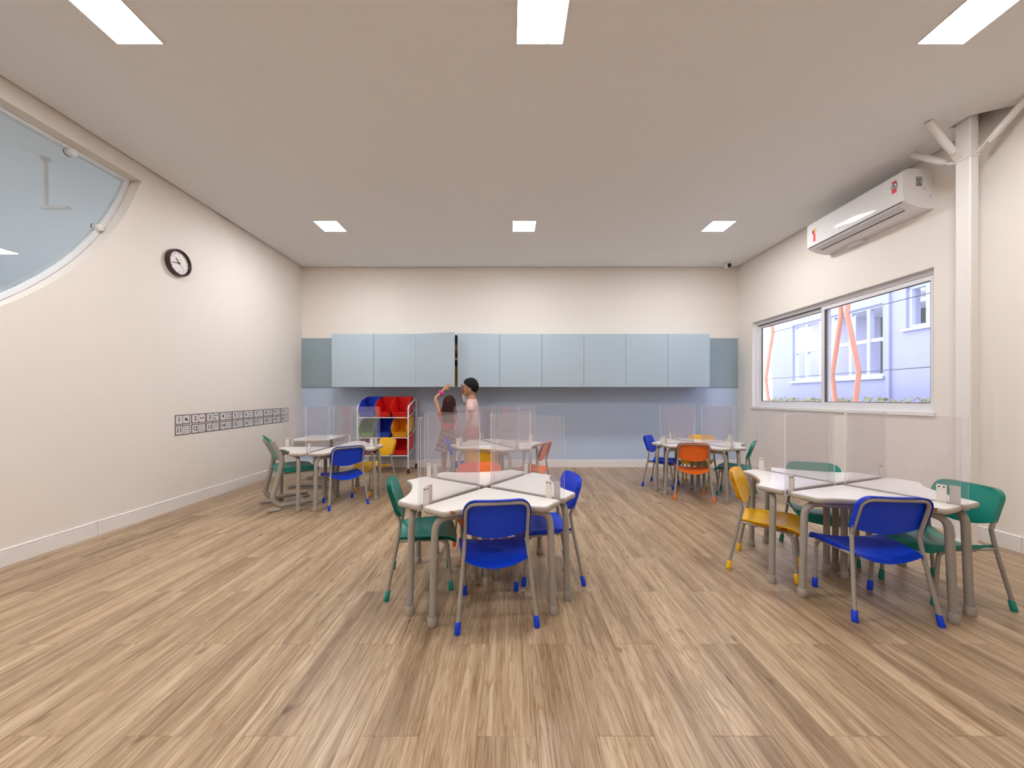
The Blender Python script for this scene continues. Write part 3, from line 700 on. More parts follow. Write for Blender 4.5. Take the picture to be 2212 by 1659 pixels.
SHZ = [.80, .513, .256]; RISE = .10
for z in SHZ:
    bm = new(); tube(bm, fillet([(0, 0, z - .02), (.02, -.004, z), (wR - .02, -.004, z), (wR, 0, z - .02)], .02, 3), .0065, 8); tube(bm, [(0, dR - .02, z + RISE), (wR, dR - .02, z + RISE)], .0065, 8)
    for x in (0, wR): tube(bm, [(x, 0, z), (x, dR - .02, z + RISE)], .005, 6)
    for k in range(1, 6): tube(bm, [(wR * k / 6, 0, z), (wR * k / 6, dR - .02, z + RISE)], .0035, 5)
    obj('wire_shelf', bm, 'rack', t, smooth=60)
def bin_proto(colour):
    root = thing('storage_bin', '', 'bin'); w, d, th = .222, .40, .004
    bm = new()
    side = [(.012, 0), (.0, .062), (.006, .066), (.012, .135), (.14, .205), (d, .205), (d - .012, 0)]
    for x, xi in ((0, th), (w, w - th)):
        prism(bm, [[(x + (.012 if x == 0 else -.012) * (1 - z / .205), y, z) for y, z in side], [(xi + (.012 if x == 0 else -.012) * (1 - z / .205), y, z) for y, z in side]])
    def wx(z): return .012 * (1 - z / .205)
    for (ya, za, yb, zb, dd) in ((.012, 0, .0, .062, th), (d, .205, d - .012, 0, -th)):
        prism(bm, [[(wx(za), ya, za), (w - wx(za), ya, za), (w - wx(zb), yb, zb), (wx(zb), yb, zb)], [(wx(za), ya + dd, za), (w - wx(za), ya + dd, za), (w - wx(zb), yb + dd, zb), (wx(zb), yb + dd, zb)]])
    box(bm, .012, w - .012, .012, d - .012, 0, th)
    bmesh.ops.triangulate(bm, faces=[f for f in bm.faces if len(f.verts) > 4]); obj('body', bm, colour, root)
    bm = new(); r = .0052
    tube(bm, [(.004, .01, .205 - .07), (.008, -.001, .066), (w - .008, -.001, .066), (w - .004, .01, .205 - .07), (w - .001, .14, .207), (w, d, .207), (0, d, .207), (.001, .14, .207), (.004, .01, .205 - .07)], r, 6, caps=False); obj('rim', bm, colour, root, smooth=50)
    return root
BP = {}
rows = [['bin_blue', 'red', 'red'], ['bin_green', 'bin_blue', 'bin_yellow'], ['bin_pink', 'bin_green', 'red']]
blab = [['blue bin at the left of the top shelf of the rack', 'red bin in the middle of the top shelf of the rack', 'red bin at the right of the top shelf of the rack'],
        ['green bin at the left of the middle shelf of the rack', 'blue bin in the middle of the middle shelf of the rack', 'yellow bin at the right of the middle shelf of the rack'],
        ['pink bin at the left of the bottom shelf of the rack', 'green bin in the middle of the bottom shelf of the rack', 'dark red bin at the right of the bottom shelf of the rack']]
for j in range(3):
    for i in range(3):
        c = rows[j][i]
        if c not in BP: o = BP[c] = bin_proto(c)
        else: o = copy_tree(BP[c])
        o.location = (RX0 + .018 + .2335 * i, RY0 + .008, SHZ[j] + .0085); o.rotation_euler = (math.atan2(RISE, dR - .02), 0, 0); tag(o, blab[j][i], 'bin', 'plastic bins on the rack')
        if j == 1 and i == 0:
            bm = new()
            for q in (.05, .075, .12, .15): box(bm, q, q + .018, .003, .005, .03, .040)
            obj('sticker', bm, 'paper', o)

# ------------------------------------------------------------------ number strips
def text_mesh(bm, s, size, cx, cy, z, mi, bold=.0):
    cu = bpy.data.curves.new('txt', 'FONT'); cu.body = s; cu.size = size; cu.align_x = 'CENTER'; cu.align_y = 'CENTER'; cu.offset = bold; cu.resolution_u = 3
    o = bpy.data.objects.new('txt', cu); COL.objects.link(o); bpy.context.view_layer.update()
    me = o.evaluated_get(bpy.context.evaluated_depsgraph_get()).to_mesh()
    vs = [bm.verts.new((v.co.x + cx, v.co.y + cy, z)) for v in me.vertices]
    for p in me.polygons: quadface(bm, [vs[i] for i in p.vertices], mi)
    o.to_mesh_clear(); bpy.data.objects.remove(o); bpy.data.curves.remove(cu)
def rrect(x0, x1, y0, y1, r, z, n=3):
    pts = []
    for cx, cy, a in ((x1 - r, y0 + r, -90), (x1 - r, y1 - r, 0), (x0 + r, y1 - r, 90), (x0 + r, y0 + r, 180)):
        for k in range(n + 1): th = R(a + 90 * k / n); pts.append((cx + r * math.cos(th), cy + r * math.sin(th), z))
    return pts
SY0, SY1 = 3.612, 5.475
tilt = math.atan2(.026, SY1 - SY0)
for row, (zc, nums) in enumerate(((.866, range(1, 11)), (.761, range(11, 21)))):
    t = thing('number_strip', ['upper number strip on the left wall, cards 1 to 10 with small pictures', 'lower number strip on the left wall, cards 11 to 20 with small pictures'][row], 'number strip', (XL + .001, SY0, zc), 0, 'number strips', rot=Matrix(((0, 0, 1), (1, 0, 0), (0, 1, 0))).to_euler())
    t.rotation_euler = (Matrix(((0, 0, 1), (1, 0, 0), (0, 1, 0))).to_4x4() @ Matrix.Rotation(tilt, 4, 'Z')).to_euler()
    wC = (SY1 - SY0) / 10; hC = .096
    for k, nmb in enumerate(nums):
        x0 = k * wC + .002; x1 = (k + 1) * wC - (.012 if k in (0,) else .004)
        bm = new(); box(bm, x0, x1, -hC / 2, hC / 2, 0, .0015); c = obj('number_card', bm, 'cardgrey', t)
        xm = (x0 + x1) / 2 - .002
        bm = new()
        for a, b in ((x0 + .008, xm - .002), (xm + .003, x1 - .008)): f = bm.faces.new([bm.verts.new(p) for p in rrect(a, b, -hC / 2 + .008, hC / 2 - .008, .009, .0020)])
        obj('card_panel', bm, 'paper', c, fix=False)
        bm = new(); text_mesh(bm, str(nmb), .062, (x0 + xm) / 2 + .003, 0, .0026, 0, .0012); obj('numeral', bm, 'ink', c, fix=False)
        bm = new(); px0, px1 = xm + .012, x1 - .014; nn = nmb; cols = {1: 1, 2: 2, 3: 2, 4: 2, 5: 2, 6: 3, 7: 4, 8: 3, 9: 3, 10: 4}.get(nn, 4 if nn < 15 else 5); rws = math.ceil(nn / cols); q = 0
        for a in range(rws):
            for b in range(cols):
                if q >= nn: break
                q += 1; X = px0 + (px1 - px0) * (b + .5) / cols; Y = .034 - .068 * (a + .5) / rws; s = min(.016 if nn > 1 else .02, .30 * (px1 - px0) / cols, .26 * .068 / rws * 1.4)
                if nn == 1:
                    bm.faces.new([bm.verts.new(v) for v in rrect(X - .018, X + .012, Y - .012, Y + .014, .01, .0026)]); bm.faces.new([bm.verts.new(v) for v in ((X, Y - .004, .0027), (X + .018, Y - .020, .0027), (X + .024, Y - .014, .0027), (X + .008, Y + .004, .0027))])
                else: bm.faces.new([bm.verts.new(v) for v in rrect(X - s, X + s, Y - s * .8, Y + s * .8, s * .5, .0026, 2)])
        obj('picture', bm, 'redink' if nmb == 2 else ('cardgrey' if nmb not in (4, 13) else 'box'), c, fix=False)
        bm = new(); h2 = hC / 2
        for pts in (((x0, h2 - .014), (x0 + .014, h2), (x0, h2)), ((x1, -h2 + .014), (x1 - .014, -h2), (x1, -h2))): bm.faces.new([bm.verts.new((p[0], p[1], .0018)) for p in pts])
        obj('corner_mark', bm, 'redink', c, fix=False)

# ------------------------------------------------------------------ clock
t = thing('wall_clock', 'round dark brown wall clock on the left wall', 'clock', (XL + .001, 3.632, 2.397), 0, rot=Matrix(((0, 0, 1), (1, 0, 0), (0, 1, 0))).to_euler())
bm = new(); lathe(bm, [(.118, 0), (.128, .002), (.130, .03), (.126, .042), (.118, .045), (.110, .040), (.107, .024)], 48); obj('rim', bm, 'clockrim', t, smooth=50)
bm = new(); lathe(bm, [(0, .022), (.108, .022), (.108, 0), (0, 0)], 40); obj('face', bm, 'clockface', t)
bm = new()
for k in range(1, 13): a = R(90 - 30 * k); text_mesh(bm, str(k), .019, .088 * math.cos(a), .088 * math.sin(a), .0226, 0, .0003)
obj('numerals', bm, 'ink', t, fix=False)
bm = new()
for k in range(7): box(bm, -.015 + k * .008, -.015 + k * .008 + .006, .030, .037, .0222, .0228)
obj('maker_mark', bm, 'labelgrey', t)
def hand(nm, ang, ln, w, z, tail=.015, mt='clockrim'):
    bm = new(); d = Vector((math.sin(R(ang)), math.cos(R(ang)))); n = Vector((d.y, -d.x))
    p = [-d * tail - n * w, d * ln - n * w * .35, d * ln + n * w * .35, -d * tail + n * w]
    prism(bm, [[(q.x, q.y, z) for q in p], [(q.x, q.y, z + .0012) for q in p]]); obj(nm, bm, mt, t)
hand('hour_hand', 321.5, .058, .006, .0245); hand('minute_hand', 258, .082, .0045, .0262); hand('second_hand', 135, .085, .0012, .028, .02)
bm = new(); lathe(bm, [(0, .031), (.006, .030), (.007, .023)], 14); obj('hub', bm, 'clockrim', t)

# ------------------------------------------------------------------ air conditioner
t = thing('air_conditioner', 'white split air conditioner high on the right wall above the window', 'air conditioner', (XR - .0005, 3.646, 0), 0)
A0, A1 = -.509, .509       # along Y, near end is A0
prof = [(0, 3.013), (-.215, 3.013), (-.238, 3.004), (-.249, 2.982), (-.2515, 2.90), (-.2515, 2.80), (-.247, 2.745), (-.232, 2.727), (-.13, 2.690), (-.06, 2.676), (0, 2.676)]
bm = new(); prism(bm, [[(x, y, z) for x, z in prof] for y in (A0, A0 + .012, A1 - .012, A1)])
bmesh.ops.triangulate(bm, faces=[f for f in bm.faces if len(f.verts) > 4]); obj('body', bm, 'ac', t, smooth=35)
bm = new(); fp = [(-.2535, 2.985), (-.2555, 2.90), (-.2555, 2.80), (-.250, 2.747), (-.246, 2.747), (-.2517, 2.80), (-.2517, 2.90), (-.2495, 2.985)]
prism(bm, [[(x, y, z) for x, z in fp] for y in (A0 + .006, A1 - .006)]); bmesh.ops.triangulate(bm, faces=[f for f in bm.faces if len(f.verts) > 4]); obj('front_panel', bm, 'ac', t, smooth=35)
bm = new(); prism(bm, [[(-.2475, y, 2.744), (-.2455, y, 2.738), (-.243, y, 2.738), (-.246, y, 2.744)] for y in (A0 + .02, A1 - .02)]); obj('panel_gap', bm, 'dark', t)
bm = new(); prism(bm, [[(-.229, y, 2.7250), (-.168, y, 2.7030), (-.168, y, 2.7000), (-.230, y, 2.7220)] for y in (A0 + .07, A1 - .07)]); obj('flap', bm, 'acgrey', t)
bm = new(); prism(bm, [[(-.166, y, 2.7020), (-.154, y, 2.6980), (-.154, y, 2.6968), (-.166, y, 2.7008)] for y in (A0 + .08, A1 - .08)]); obj('air_slot', bm, 'dark', t)
bm = new(); box(bm, -.05, 0, A1 - .42, A1 - .28, 2.640, 2.6755, bev=.004); obj('pipe_cover', bm, 'ac', t)
def on_front(nm, y, z, w, h, mt, shape='rect', dz=0.0):
    bm = new()
    pts = [(-w / 2, -h / 2), (w / 2, -h / 2), (w / 2, h / 2), (-w / 2, h / 2)] if shape == 'rect' else ([(w / 2 * math.cos(2 * math.pi * k / 18), h / 2 * math.sin(2 * math.pi * k / 18)) for k in range(18)] if shape == 'disc' else [(-w / 2, -h / 2), (0, -h / 2 + .012), (w / 2, -h / 2), (w / 2, h / 2), (-w / 2, h / 2)])
    prism(bm, [[(-.2556 - dz, y - p[0], z + p[1]) for p in pts], [(-.2564 - dz, y - p[0], z + p[1]) for p in pts]]); bmesh.ops.triangulate(bm, faces=[f for f in bm.faces if len(f.verts) > 4]); return obj(nm, bm, mt, t)
on_front('ribbon_sticker', .405, 2.832, .030, .112, 'labelred', 'ribbon'); on_front('seal_sticker', .405, 2.893, .056, .056, 'labelgold', 'disc', .0008); on_front('seal_shade', .419, 2.888, .026, .046, 'redink', 'disc', .0012)  # dark red oval lies over part of the gold seal
on_front('rating_sticker', -.435, 2.897, .040, .105, 'labelred', 'rect'); on_front('rating_ring', -.435, 2.905, .056, .056, 'ink', 'disc', .0008); on_front('rating_disc', -.435, 2.905, .046, .046, 'paper', 'disc', .0016)
bm = new(); text_mesh(bm, '6', .05, 0, 0, 0, 0, .001); obj('rating_numeral', bm, 'ink', t, (-.2582, -.435, 2.905), WALLROT_R, fix=False)
bm = new(); lathe(bm, [(0, .0006), (.009, .0006), (.009, 0)], 12); box(bm, .014, .085, -.004, .004, 0, .0005); obj('maker_mark', bm, 'labelgrey', t, (-.2556, .10, 2.795), WALLROT_R, fix=False)
bm = new(); box(bm, -.150, -.095, A0 - .0015, A0 - .0002, 2.865, 2.945, 0); 
for q in range(4): box(bm, -.146, -.112 + .004 * (q % 2), A0 - .0022, A0 - .0015, 2.895 + q * .011, 2.898 + q * .011, 1)
box(bm, -.146, -.102, A0 - .0022, A0 - .0015, 2.869, 2.873, 1); box(bm, -.138, -.106, A0 - .0022, A0 - .0015, 2.879, 2.885, 1); obj('spec_plate', bm, ['labelgrey', 'ink'], t)
bm = new(); box(bm, -.085, -.072, A0 - .0012, A0 - .0002, 2.838, 2.852); box(bm, -.032, -.026, A0 - .0012, A0 - .0002, 2.77, 2.79); box(bm, -.026, -.018, A0 - .0012, A0 - .0002, 2.786, 2.79); obj('spec_mark', bm, 'labelgrey', t)

# ------------------------------------------------------------------ security camera
t = thing('security_camera', 'tiny white security camera with a black lens in the ceiling corner', 'camera', (3.30, 5.64, ZC))
bm = new(); lathe(bm, [(0, 0), (.045, 0), (.045, -.012), (.03, -.02), (0, -.02)], 20); obj('base', bm, 'ac', t, smooth=40)
T = Matrix.Translation((0, -.01, -.05)) @ Matrix.Rotation(R(105), 4, 'X') @ Matrix.Rotation(0, 4, 'Y')
bm = new(); lathe(bm, [(0, -.055), (.03, -.055), (.038, -.03), (.04, .03), (.034, .045), (.031, .045)], 20, T=T); obj('body', bm, 'ac', t, smooth=40)
bm = new(); lathe(bm, [(0, .046), (.025, .045), (.031, .042), (.031, .03)], 20, T=T); obj('lens', bm, 'black', t, smooth=40)

# ------------------------------------------------------------------ steel post with braces
t = thing('steel_post', 'white steel post with three tube braces beside the right wall', 'post', (3.3925, 2.763, 0))
bm = new(); box(bm, -.0325, .0325, -.047, .047, .001, 3.40, bev=.006); obj('shaft', bm, 'steelwhite', t)
bm = new(); box(bm, -.062, .062, -.075, .075, .001, .012, bev=.002); obj('base_plate', bm, 'steelwhite', t)
bm = new(); box(bm, -.037, -.0325, -.047, .047, 2.845, 2.915); box(bm, -.0325, .0325, -.0515, -.047, 2.845, 2.915); box(bm, -.0325, .0325, .047, .0515, 2.845, 2.915); obj('bracket', bm, 'steelwhite', t)
def brace(a, b):
    a, b = Vector(a), Vector(b); d = (b - a).normalized(); bm = new()
    tube(bm, [a + d * .05, a + d * .075, a + d * .12, b], [.017, .021, .024, .024], 12); br = obj('brace', bm, 'steelwhite', t, smooth=60)
    up_ = Vector((0, 0, 1)); s = d.cross(up_).normalized(); n = s.cross(d)
    bm = new(); prism(bm, [[tuple(a + d * q + s * e * .026) for q, e in ((-.02, -1), (.09, -1), (.09, 1), (-.02, 1))], [tuple(a + d * q + s * e * .026 + n * .004) for q, e in ((-.02, -1), (.09, -1), (.09, 1), (-.02, 1))]])
    T = Matrix.Translation(a + n * .004) @ n.to_track_quat('Z', 'Y').to_matrix().to_4x4(); lathe(bm, [(0, .008), (.009, .008), (.009, 0)], 6, T=T); obj('end_plate', bm, 'steelwhite', br)
brace((-.050, .015, 2.868), (-.2835, .0, ZC - .002)); brace((-.055, .055, 2.850), (.0075, .377, ZC - .002)); brace((.02, -.065, 2.875), (.125, -.25, ZC - .002))

# ------------------------------------------------------------------ children
def skin_bm(joints, edges, root, sub=2):
    """joints: {name: (x,y,z,r)}; one continuous skinned surface."""
    keys = list(joints); me = bpy.data.meshes.new('sk'); me.from_pydata([joints[k][:3] for k in keys], [(keys.index(a), keys.index(b)) for a, b in edges], [])
    o = bpy.data.objects.new('sk', me); COL.objects.link(o)
    md = o.modifiers.new('s', 'SKIN'); md.use_smooth_shade = True
    for i, k in enumerate(keys):
        sv = me.skin_vertices[0].data[i]; r = joints[k][3]; sv.radius = r if isinstance(r, tuple) else (r, r); sv.use_root = (k == root)
    s = o.modifiers.new('u', 'SUBSURF'); s.levels = sub; s.render_levels = sub
    bpy.context.view_layer.update()
    ev = o.evaluated_get(bpy.context.evaluated_depsgraph_get()); bm = new(); tmp = ev.to_mesh(); bm.from_mesh(tmp); ev.to_mesh_clear(); bpy.data.objects.remove(o)
    for f in bm.faces: f.material_index = 0
    return bm
def ball(bm, c, r, mi=0, nu=14, nv=9, fn=None):
    c = Vector(c); rx, ry, rz = r if isinstance(r, tuple) else (r, r, r); rows = []
    for j in range(nv + 1):
        th = math.pi * j / nv; rows.append([])
        for i in range(nu):
            ph = 2 * math.pi * i / nu; d = Vector((math.sin(th) * math.cos(ph), math.sin(th) * math.sin(ph), math.cos(th)))
            p = Vector((d.x * rx, d.y * ry, d.z * rz)); p = fn(p, d) if fn else p; rows[-1].append(bm.verts.new(c + p))
            if j in (0, nv): break
    for a, b in zip(rows, rows[1:]):
        for i in range(nu):
            if len(a) == 1: quadface(bm, (a[0], b[i], b[(i + 1) % nu]), mi)
            elif len(b) == 1: quadface(bm, (a[i], b[0], a[(i + 1) % nu]), mi)
            else: quadface(bm, (a[i], b[i], b[(i + 1) % nu], a[(i + 1) % nu]), mi)
def head(bm, c, s=1.0):
    """face towards +y"""
    def fn(p, d):
        if d.z < 0: p.x *= 1 - .22 * d.z * d.z * 1.0; p.y *= 1 - .10 * d.z * d.z
        if d.y > 0 and d.z < .1: p.y *= .97
        if d.y < 0 and d.z < -.3: p.y *= .78
        return p
    c = Vector(c); ball(bm, c, (.070 * s, .086 * s, .104 * s), 0, 20, 14, fn)
    ball(bm, c + Vector((0, .083, -.016)) * s, (.010 * s, .014 * s, .020 * s), 0, 10, 7)
    ball(bm, c + Vector((0, .058, -.066)) * s, (.028 * s, .024 * s, .028 * s), 0, 10, 7)
    for e in (-1, 1):
        ball(bm, c + Vector((e * .070, -.008, -.018)) * s, (.010 * s, .018 * s, .028 * s), 0, 10, 7)
        ball(bm, c + Vector((e * .028, .074, .006)) * s, (.012 * s, .008 * s, .007 * s), 1, 10, 6)
        ball(bm, c + Vector((e * .030, .076, .026)) * s, (.016 * s, .006 * s, .004 * s), 1, 10, 6)
    ball(bm, c + Vector((0, .074, -.047)) * s, (.018 * s, .008 * s, .006 * s), 2, 10, 6)
def hair_cap(bm, c, rad, lowfn, th=.012, n=28, m=10, bulge=None):
    c = Vector(c); A = []; B = []
    for i in range(n):
        az = 2 * math.pi * i / n; lo = lowfn(az); ra = []; rb = []
        for j in range(m + 1):
            po = lo * j / m; tp = 1 - .20 * max(0, math.sin(po - R(80))) if po > R(80) else 1; d = Vector((math.sin(po) * math.cos(az), math.sin(po) * math.sin(az), math.cos(po)))
            k = (1 + (bulge(az, po) if bulge else 0)) * tp; ra.append(bm.verts.new(c + Vector((d.x * rad[0] * k, d.y * rad[1] * k, d.z * rad[2] * k)))); rb.append(bm.verts.new(c + Vector((d.x * (rad[0] - th) * tp, d.y * (rad[1] - th) * tp, d.z * (rad[2] - th) * tp))))
        A.append(ra); B.append(rb)
    for i in range(n):
        k = (i + 1) % n
        for j in range(m): quadface(bm, (A[i][j], A[i][j + 1], A[k][j + 1], A[k][j]), 0); quadface(bm, (B[i][j], B[k][j], B[k][j + 1], B[i][j + 1]), 0)
        quadface(bm, (A[i][m], B[i][m], B[k][m], A[k][m]), 0)
    bmesh.ops.remove_doubles(bm, verts=bm.verts, dist=1e-5)
def fingers(J, E, wrist, palm, d, side, nrm, L=.055, pre='f', curl=.35, r=.0062):
    """five finger chains from the palm: d along the hand, side across it, nrm the direction they curl in."""
    d, side, nrm = Vector(d).normalized(), Vector(side).normalized(), Vector(nrm).normalized(); p = Vector(J[palm][:3])
    for k, (o, ln) in enumerate(((-.020, .82), (-.007, .97), (.007, 1.0), (.020, .86))):
        a = p + d * .014 + side * o; q = a + (d + nrm * curl * .5 + side * o * 4).normalized() * L * ln * .5; w = q + (d + nrm * curl * 1.7 + side * o * 4).normalized() * L * ln * .5
        J[pre + f'{k}a'] = tuple(a) + (r * 1.1,); J[pre + f'{k}b'] = tuple(q) + (r,); J[pre + f'{k}c'] = tuple(w) + (r * .8,); E += [(palm, pre + f'{k}a'), (pre + f'{k}a', pre + f'{k}b'), (pre + f'{k}b', pre + f'{k}c')]
    a = p - d * .012 + side * .026; q = a + (d * .6 + side * .8 + nrm * .3).normalized() * L * .45; w = q + (d + side * .25 + nrm * .4).normalized() * L * .38
    J[pre + 'ta'] = tuple(a) + (r * 1.2,); J[pre + 'tb'] = tuple(q) + (r * 1.05,); J[pre + 'tc'] = tuple(w) + (r * .85,); E += [(palm, pre + 'ta'), (pre + 'ta', pre + 'tb'), (pre + 'tb', pre + 'tc')]

# girl, seen from behind, left arm up at the door (local +y is where she looks)
g_ = thing('person', 'girl with long dark hair and plaid skirt reaching up to the ajar door', 'person', (-.825, 5.03, 0), R(-4), 'children at the cabinets')
J = {'pelvis': (0, 0, .52, (.085, .066)), 'waist': (0, 0, .64, (.075, .058)), 'chest': (0, .005, .76, (.086, .062)), 'collar': (0, .0, .845, (.062, .048)), 'neck': (0, .008, .895, .034), 'skull': (.01, .018, .965, .045),
     'ls': (-.095, .0, .845, .034), 'le': (-.195, .05, 1.075, .024), 'lw': (-.115, .13, 1.172, .020), 'lp': (-.066, .155, 1.228, (.026, .015)),
     'rs': (.095, .0, .835, .034), 're': (.135, .01, .68, .026), 'rw': (.125, .085, .56, .019), 'rp': (.120, .105, .515, (.020, .013)),
     'lh': (-.055, 0, .49, .062), 'lk': (-.058, .012, .275, .041), 'la': (-.06, -.01, .06, .027), 'lt': (-.062, .09, .024, .026),
     'rh': (.055, 0, .49, .062), 'rk': (.060, .015, .275, .041), 'ra': (.064, -.005, .06, .027), 'rt': (.070, .095, .024, .026)}
E = [('pelvis', 'waist'), ('waist', 'chest'), ('chest', 'collar'), ('collar', 'neck'), ('neck', 'skull'), ('collar', 'ls'), ('ls', 'le'), ('le', 'lw'), ('lw', 'lp'), ('collar', 'rs'), ('rs', 're'), ('re', 'rw'), ('rw', 'rp'),
     ('pelvis', 'lh'), ('lh', 'lk'), ('lk', 'la'), ('la', 'lt'), ('pelvis', 'rh'), ('rh', 'rk'), ('rk', 'ra'), ('ra', 'rt')]
fingers(J, E, 'lw', 'lp', (.045, .03, .047), (.047, 0, -.045), (0, 1, .2), .070, 'l', r=.0075); fingers(J, E, 'rw', 'rp', (-.01, .03, -.06), (-1, .2, 0), (0, 1, 0), .055, 'r')
bm = skin_bm(J, E, 'pelvis'); head(bm, (.01, .025, 1.005), .98); obj('body', bm, ['skinA', 'eye', 'shorts'], g_, smooth=60)
bm = skin_bm({'a': (0, 0, .60, (.094, .078)), 'b': (0, .004, .70, (.097, .076)), 'c': (0, .004, .80, (.096, .070)), 'd': (0, .002, .862, (.060, .050)), 'l': (-.090, 0, .852, .045), 'l2': (-.122, .015, .905, .041), 'r': (.092, 0, .842, .045), 'r2': (.122, .006, .765, .040)},
             [('a', 'b'), ('b', 'c'), ('c', 'd'), ('c', 'l'), ('l', 'l2'), ('c', 'r'), ('r', 'r2')], 'c'); obj('red_top', bm, 'topred', g_, smooth=60)
bm = new(); nu = 64; rows_ = []; uvl = None
for j in range(9):
    q = j / 8; z = .645 - .255 * q; rr = .098 + .072 * q; rows_.append([bm.verts.new(((rr + .010 * q * math.cos(i * 2 * math.pi / nu * 16)) * math.cos(2 * math.pi * i / nu), (rr * .85 + .010 * q * math.cos(i * 2 * math.pi / nu * 16)) * math.sin(2 * math.pi * i / nu), z + .012 * math.sin(2 * math.pi * i / nu + .6) * q)) for i in range(nu)])
uvl = bm.loops.layers.uv.new('UVMap')
for j in range(8):
    for i in range(nu):
        f = bm.faces.new((rows_[j][i], rows_[j + 1][i], rows_[j + 1][(i + 1) % nu], rows_[j][(i + 1) % nu]))
        for l_, (a, b) in zip(f.loops, ((i, j), (i, j + 1), (i + 1, j + 1), (i + 1, j))): l_[uvl].uv = (a / nu * .95 + b * .022, b * .034 - a / nu * .25)
obj('skirt', bm, 'plaid', g_, smooth=60)
bm = new()
def hl(i, j):
    az = R(90) + R(58) + (R(360) - 2 * R(58)) * i / 26; q = j / 12
    if q < .5: po = (q / .5) * R(97); rx, ry, rz = .088, .100, .116; return (.010 + math.sin(po) * rx * math.cos(az), .022 + math.sin(po) * ry * math.sin(az), 1.005 + rz * math.cos(po))
    w = (q - .5) / .5; rx, ry = .088 + .022 * math.sin(w * 2.2), .100 - .008 * w
    return (.010 + rx * math.cos(az), .022 + ry * math.sin(az) - .01 * w, .99 - .235 * w + .01 * math.sin(i * 1.7))
def hlo(i, j):
    az = R(90) + R(58) + (R(360) - 2 * R(58)) * i / 26; return (-.012 * math.cos(az), -.012 * math.sin(az), -.010 if j < 4 else 0)
sheet(bm, hl, 27, 13, hlo); obj('hair', bm, 'hairA', g_, smooth=60)
bm = new(); 
for k in range(26):
    a = 2 * math.pi * k / 26; dirv = Vector((.08, .08, .09)).normalized(); s1 = dirv.orthogonal().normalized(); s2 = dirv.cross(s1); ball(bm, Vector((-.128, .118, 1.150)) + (s1 * math.cos(a) + s2 * math.sin(a)) * .026 + dirv * (.008 * (k % 3 - 1)), .0125 + .003 * (k % 2), 0, 7, 5)
obj('hair_tie', bm, 'pinkband', g_, smooth=60)
bm = new()
for s in (-1, 1): ball(bm, (s * .064, .045, .032), (.036, .078, .031), 0, 12, 8)
obj('shoes', bm, 'shoe', g_, smooth=60)

# boy in profile, looking along -X
b_ = thing('person', 'boy with short black hair in a pale pink shirt beside the ajar cabinet', 'person', (-.505, 5.06, 0), R(82), 'children at the cabinets')
J = {'pelvis': (0, 0, .66, (.098, .074)), 'waist': (0, -.004, .78, (.088, .066)), 'chest': (0, -.002, .93, (.105, .075)), 'collar': (0, -.004, 1.035, (.070, .052)), 'neck': (0, .004, 1.085, .046), 'skull': (0, .015, 1.18, .05),
     'ls': (.118, -.005, 1.02, .040), 'le': (.150, -.02, .825, .031), 'lw': (.145, .06, .665, .022), 'lp': (.142, .085, .615, (.024, .015)),
     'rs': (-.118, 0, 1.025, .040), 're': (-.130, .122, 1.015, .030), 'rw': (-.088, .142, 1.160, .022), 'rp': (-.070, .146, 1.210, (.025, .015)),
     'lh': (.064, 0, .62, .072), 'lk': (.068, .012, .345, .048), 'la': (.068, -.012, .07, .031), 'lt': (.07, .10, .026, .028),
     'rh': (-.064, 0, .62, .072), 'rk': (-.068, .02, .345, .048), 'ra': (-.068, .0, .07, .031), 'rt': (-.07, .11, .026, .028)}
J = {k: (-v[0],) + v[1:] for k, v in J.items()}
E = [('pelvis', 'waist'), ('waist', 'chest'), ('chest', 'collar'), ('collar', 'neck'), ('neck', 'skull'), ('collar', 'ls'), ('ls', 'le'), ('le', 'lw'), ('lw', 'lp'), ('collar', 'rs'), ('rs', 're'), ('re', 'rw'), ('rw', 'rp'),
     ('pelvis', 'lh'), ('lh', 'lk'), ('lk', 'la'), ('la', 'lt'), ('pelvis', 'rh'), ('rh', 'rk'), ('rk', 'ra'), ('ra', 'rt')]
fingers(J, E, 'lw', 'lp', (.02, .15, -.3), (0, 1, .4), (1, 0, 0), .06, 'l'); fingers(J, E, 'rw', 'rp', (-.3, .05, 1), (-1, 0, -.3), (-.2, 1, 0), .06, 'r')
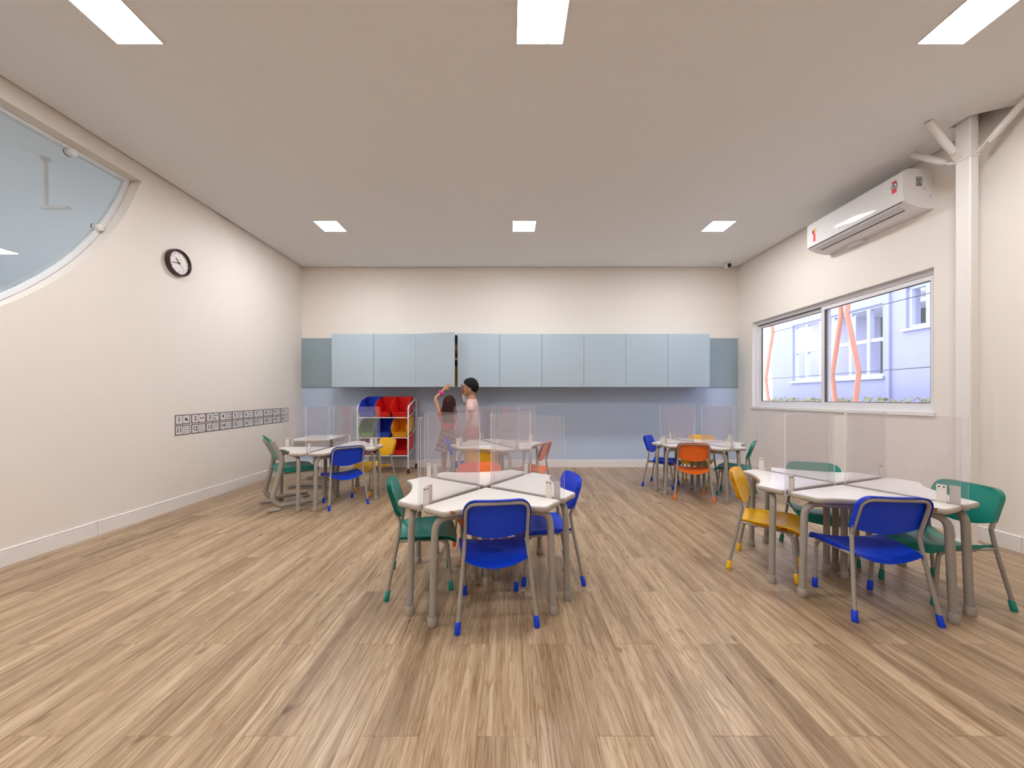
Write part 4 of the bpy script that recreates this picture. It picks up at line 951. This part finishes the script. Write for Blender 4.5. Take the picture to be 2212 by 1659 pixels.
bm = skin_bm(J, E, 'pelvis'); head(bm, (0, .022, 1.216), 1.12); obj('body', bm, ['skinB', 'eye', 'shorts'], b_, smooth=60)
bm = skin_bm({'z': (0, -.002, .665, (.130, .104)), 'a': (0, -.004, .76, (.113, .088)), 'b': (0, -.002, .90, (.118, .088)), 'c': (0, -.003, .995, (.112, .078)), 'd': (0, -.004, 1.062, (.060, .052)), 'l': (-.108, -.004, 1.022, .054), 'l2': (-.140, -.016, .890, .056), 'r': (.108, 0, 1.028, .052), 'r2': (.132, .070, 1.015, .048)},
             [('z', 'a'), ('a', 'b'), ('b', 'c'), ('c', 'd'), ('c', 'l'), ('l', 'l2'), ('c', 'r'), ('r', 'r2')], 'c'); obj('shirt', bm, 'shirtpink', b_, smooth=60)
bm = new(); ball(bm, (0, 0, .655), (.116, .090, .10), 0, 18, 10)
for e_ in (-1, 1): tube(bm, [(e_ * .060, .002, .66), (e_ * .064, .004, .58), (e_ * .067, .010, .48), (e_ * .069, .014, .40)], [.074, .082, .078, .074], 14, flat=1.0)
obj('shorts', bm, 'shorts', b_, smooth=60)
bm = new()
def lowb(az):
    f = math.sin(az)      # +1 at the face
    return R(100) - R(40) * max(0, f) ** .8 + R(36) * max(0, -f) ** .7
def blg(az, po): return .035 * math.sin(9 * az + 4 * po) * math.sin(po) * .4 + (.10 * max(0, math.sin(az)) ** 2 * math.sin(po) if po > .5 else 0) + .02 * math.sin(17 * az) * .4
hair_cap(bm, (0, .014, 1.230), (.092, .110, .128), lowb, .014, 36, 12, blg); obj('hair', bm, 'hairB', b_, smooth=60)
bm = new(); a, b = Vector(J['re'][:3]), Vector(J['rw'][:3]); tube(bm, [a + (b - a) * q for q in (.10, .16, .5, .74, .80)], [.030, .033, .031, .029, .026], 14); obj('white_cuff', bm, 'cotton', b_, smooth=60)
bm = new()
for s in (-1, 1): ball(bm, (s * .069, .055, .036), (.040, .092, .035), 0, 12, 8)
obj('shoes', bm, 'shoe', b_, smooth=60)
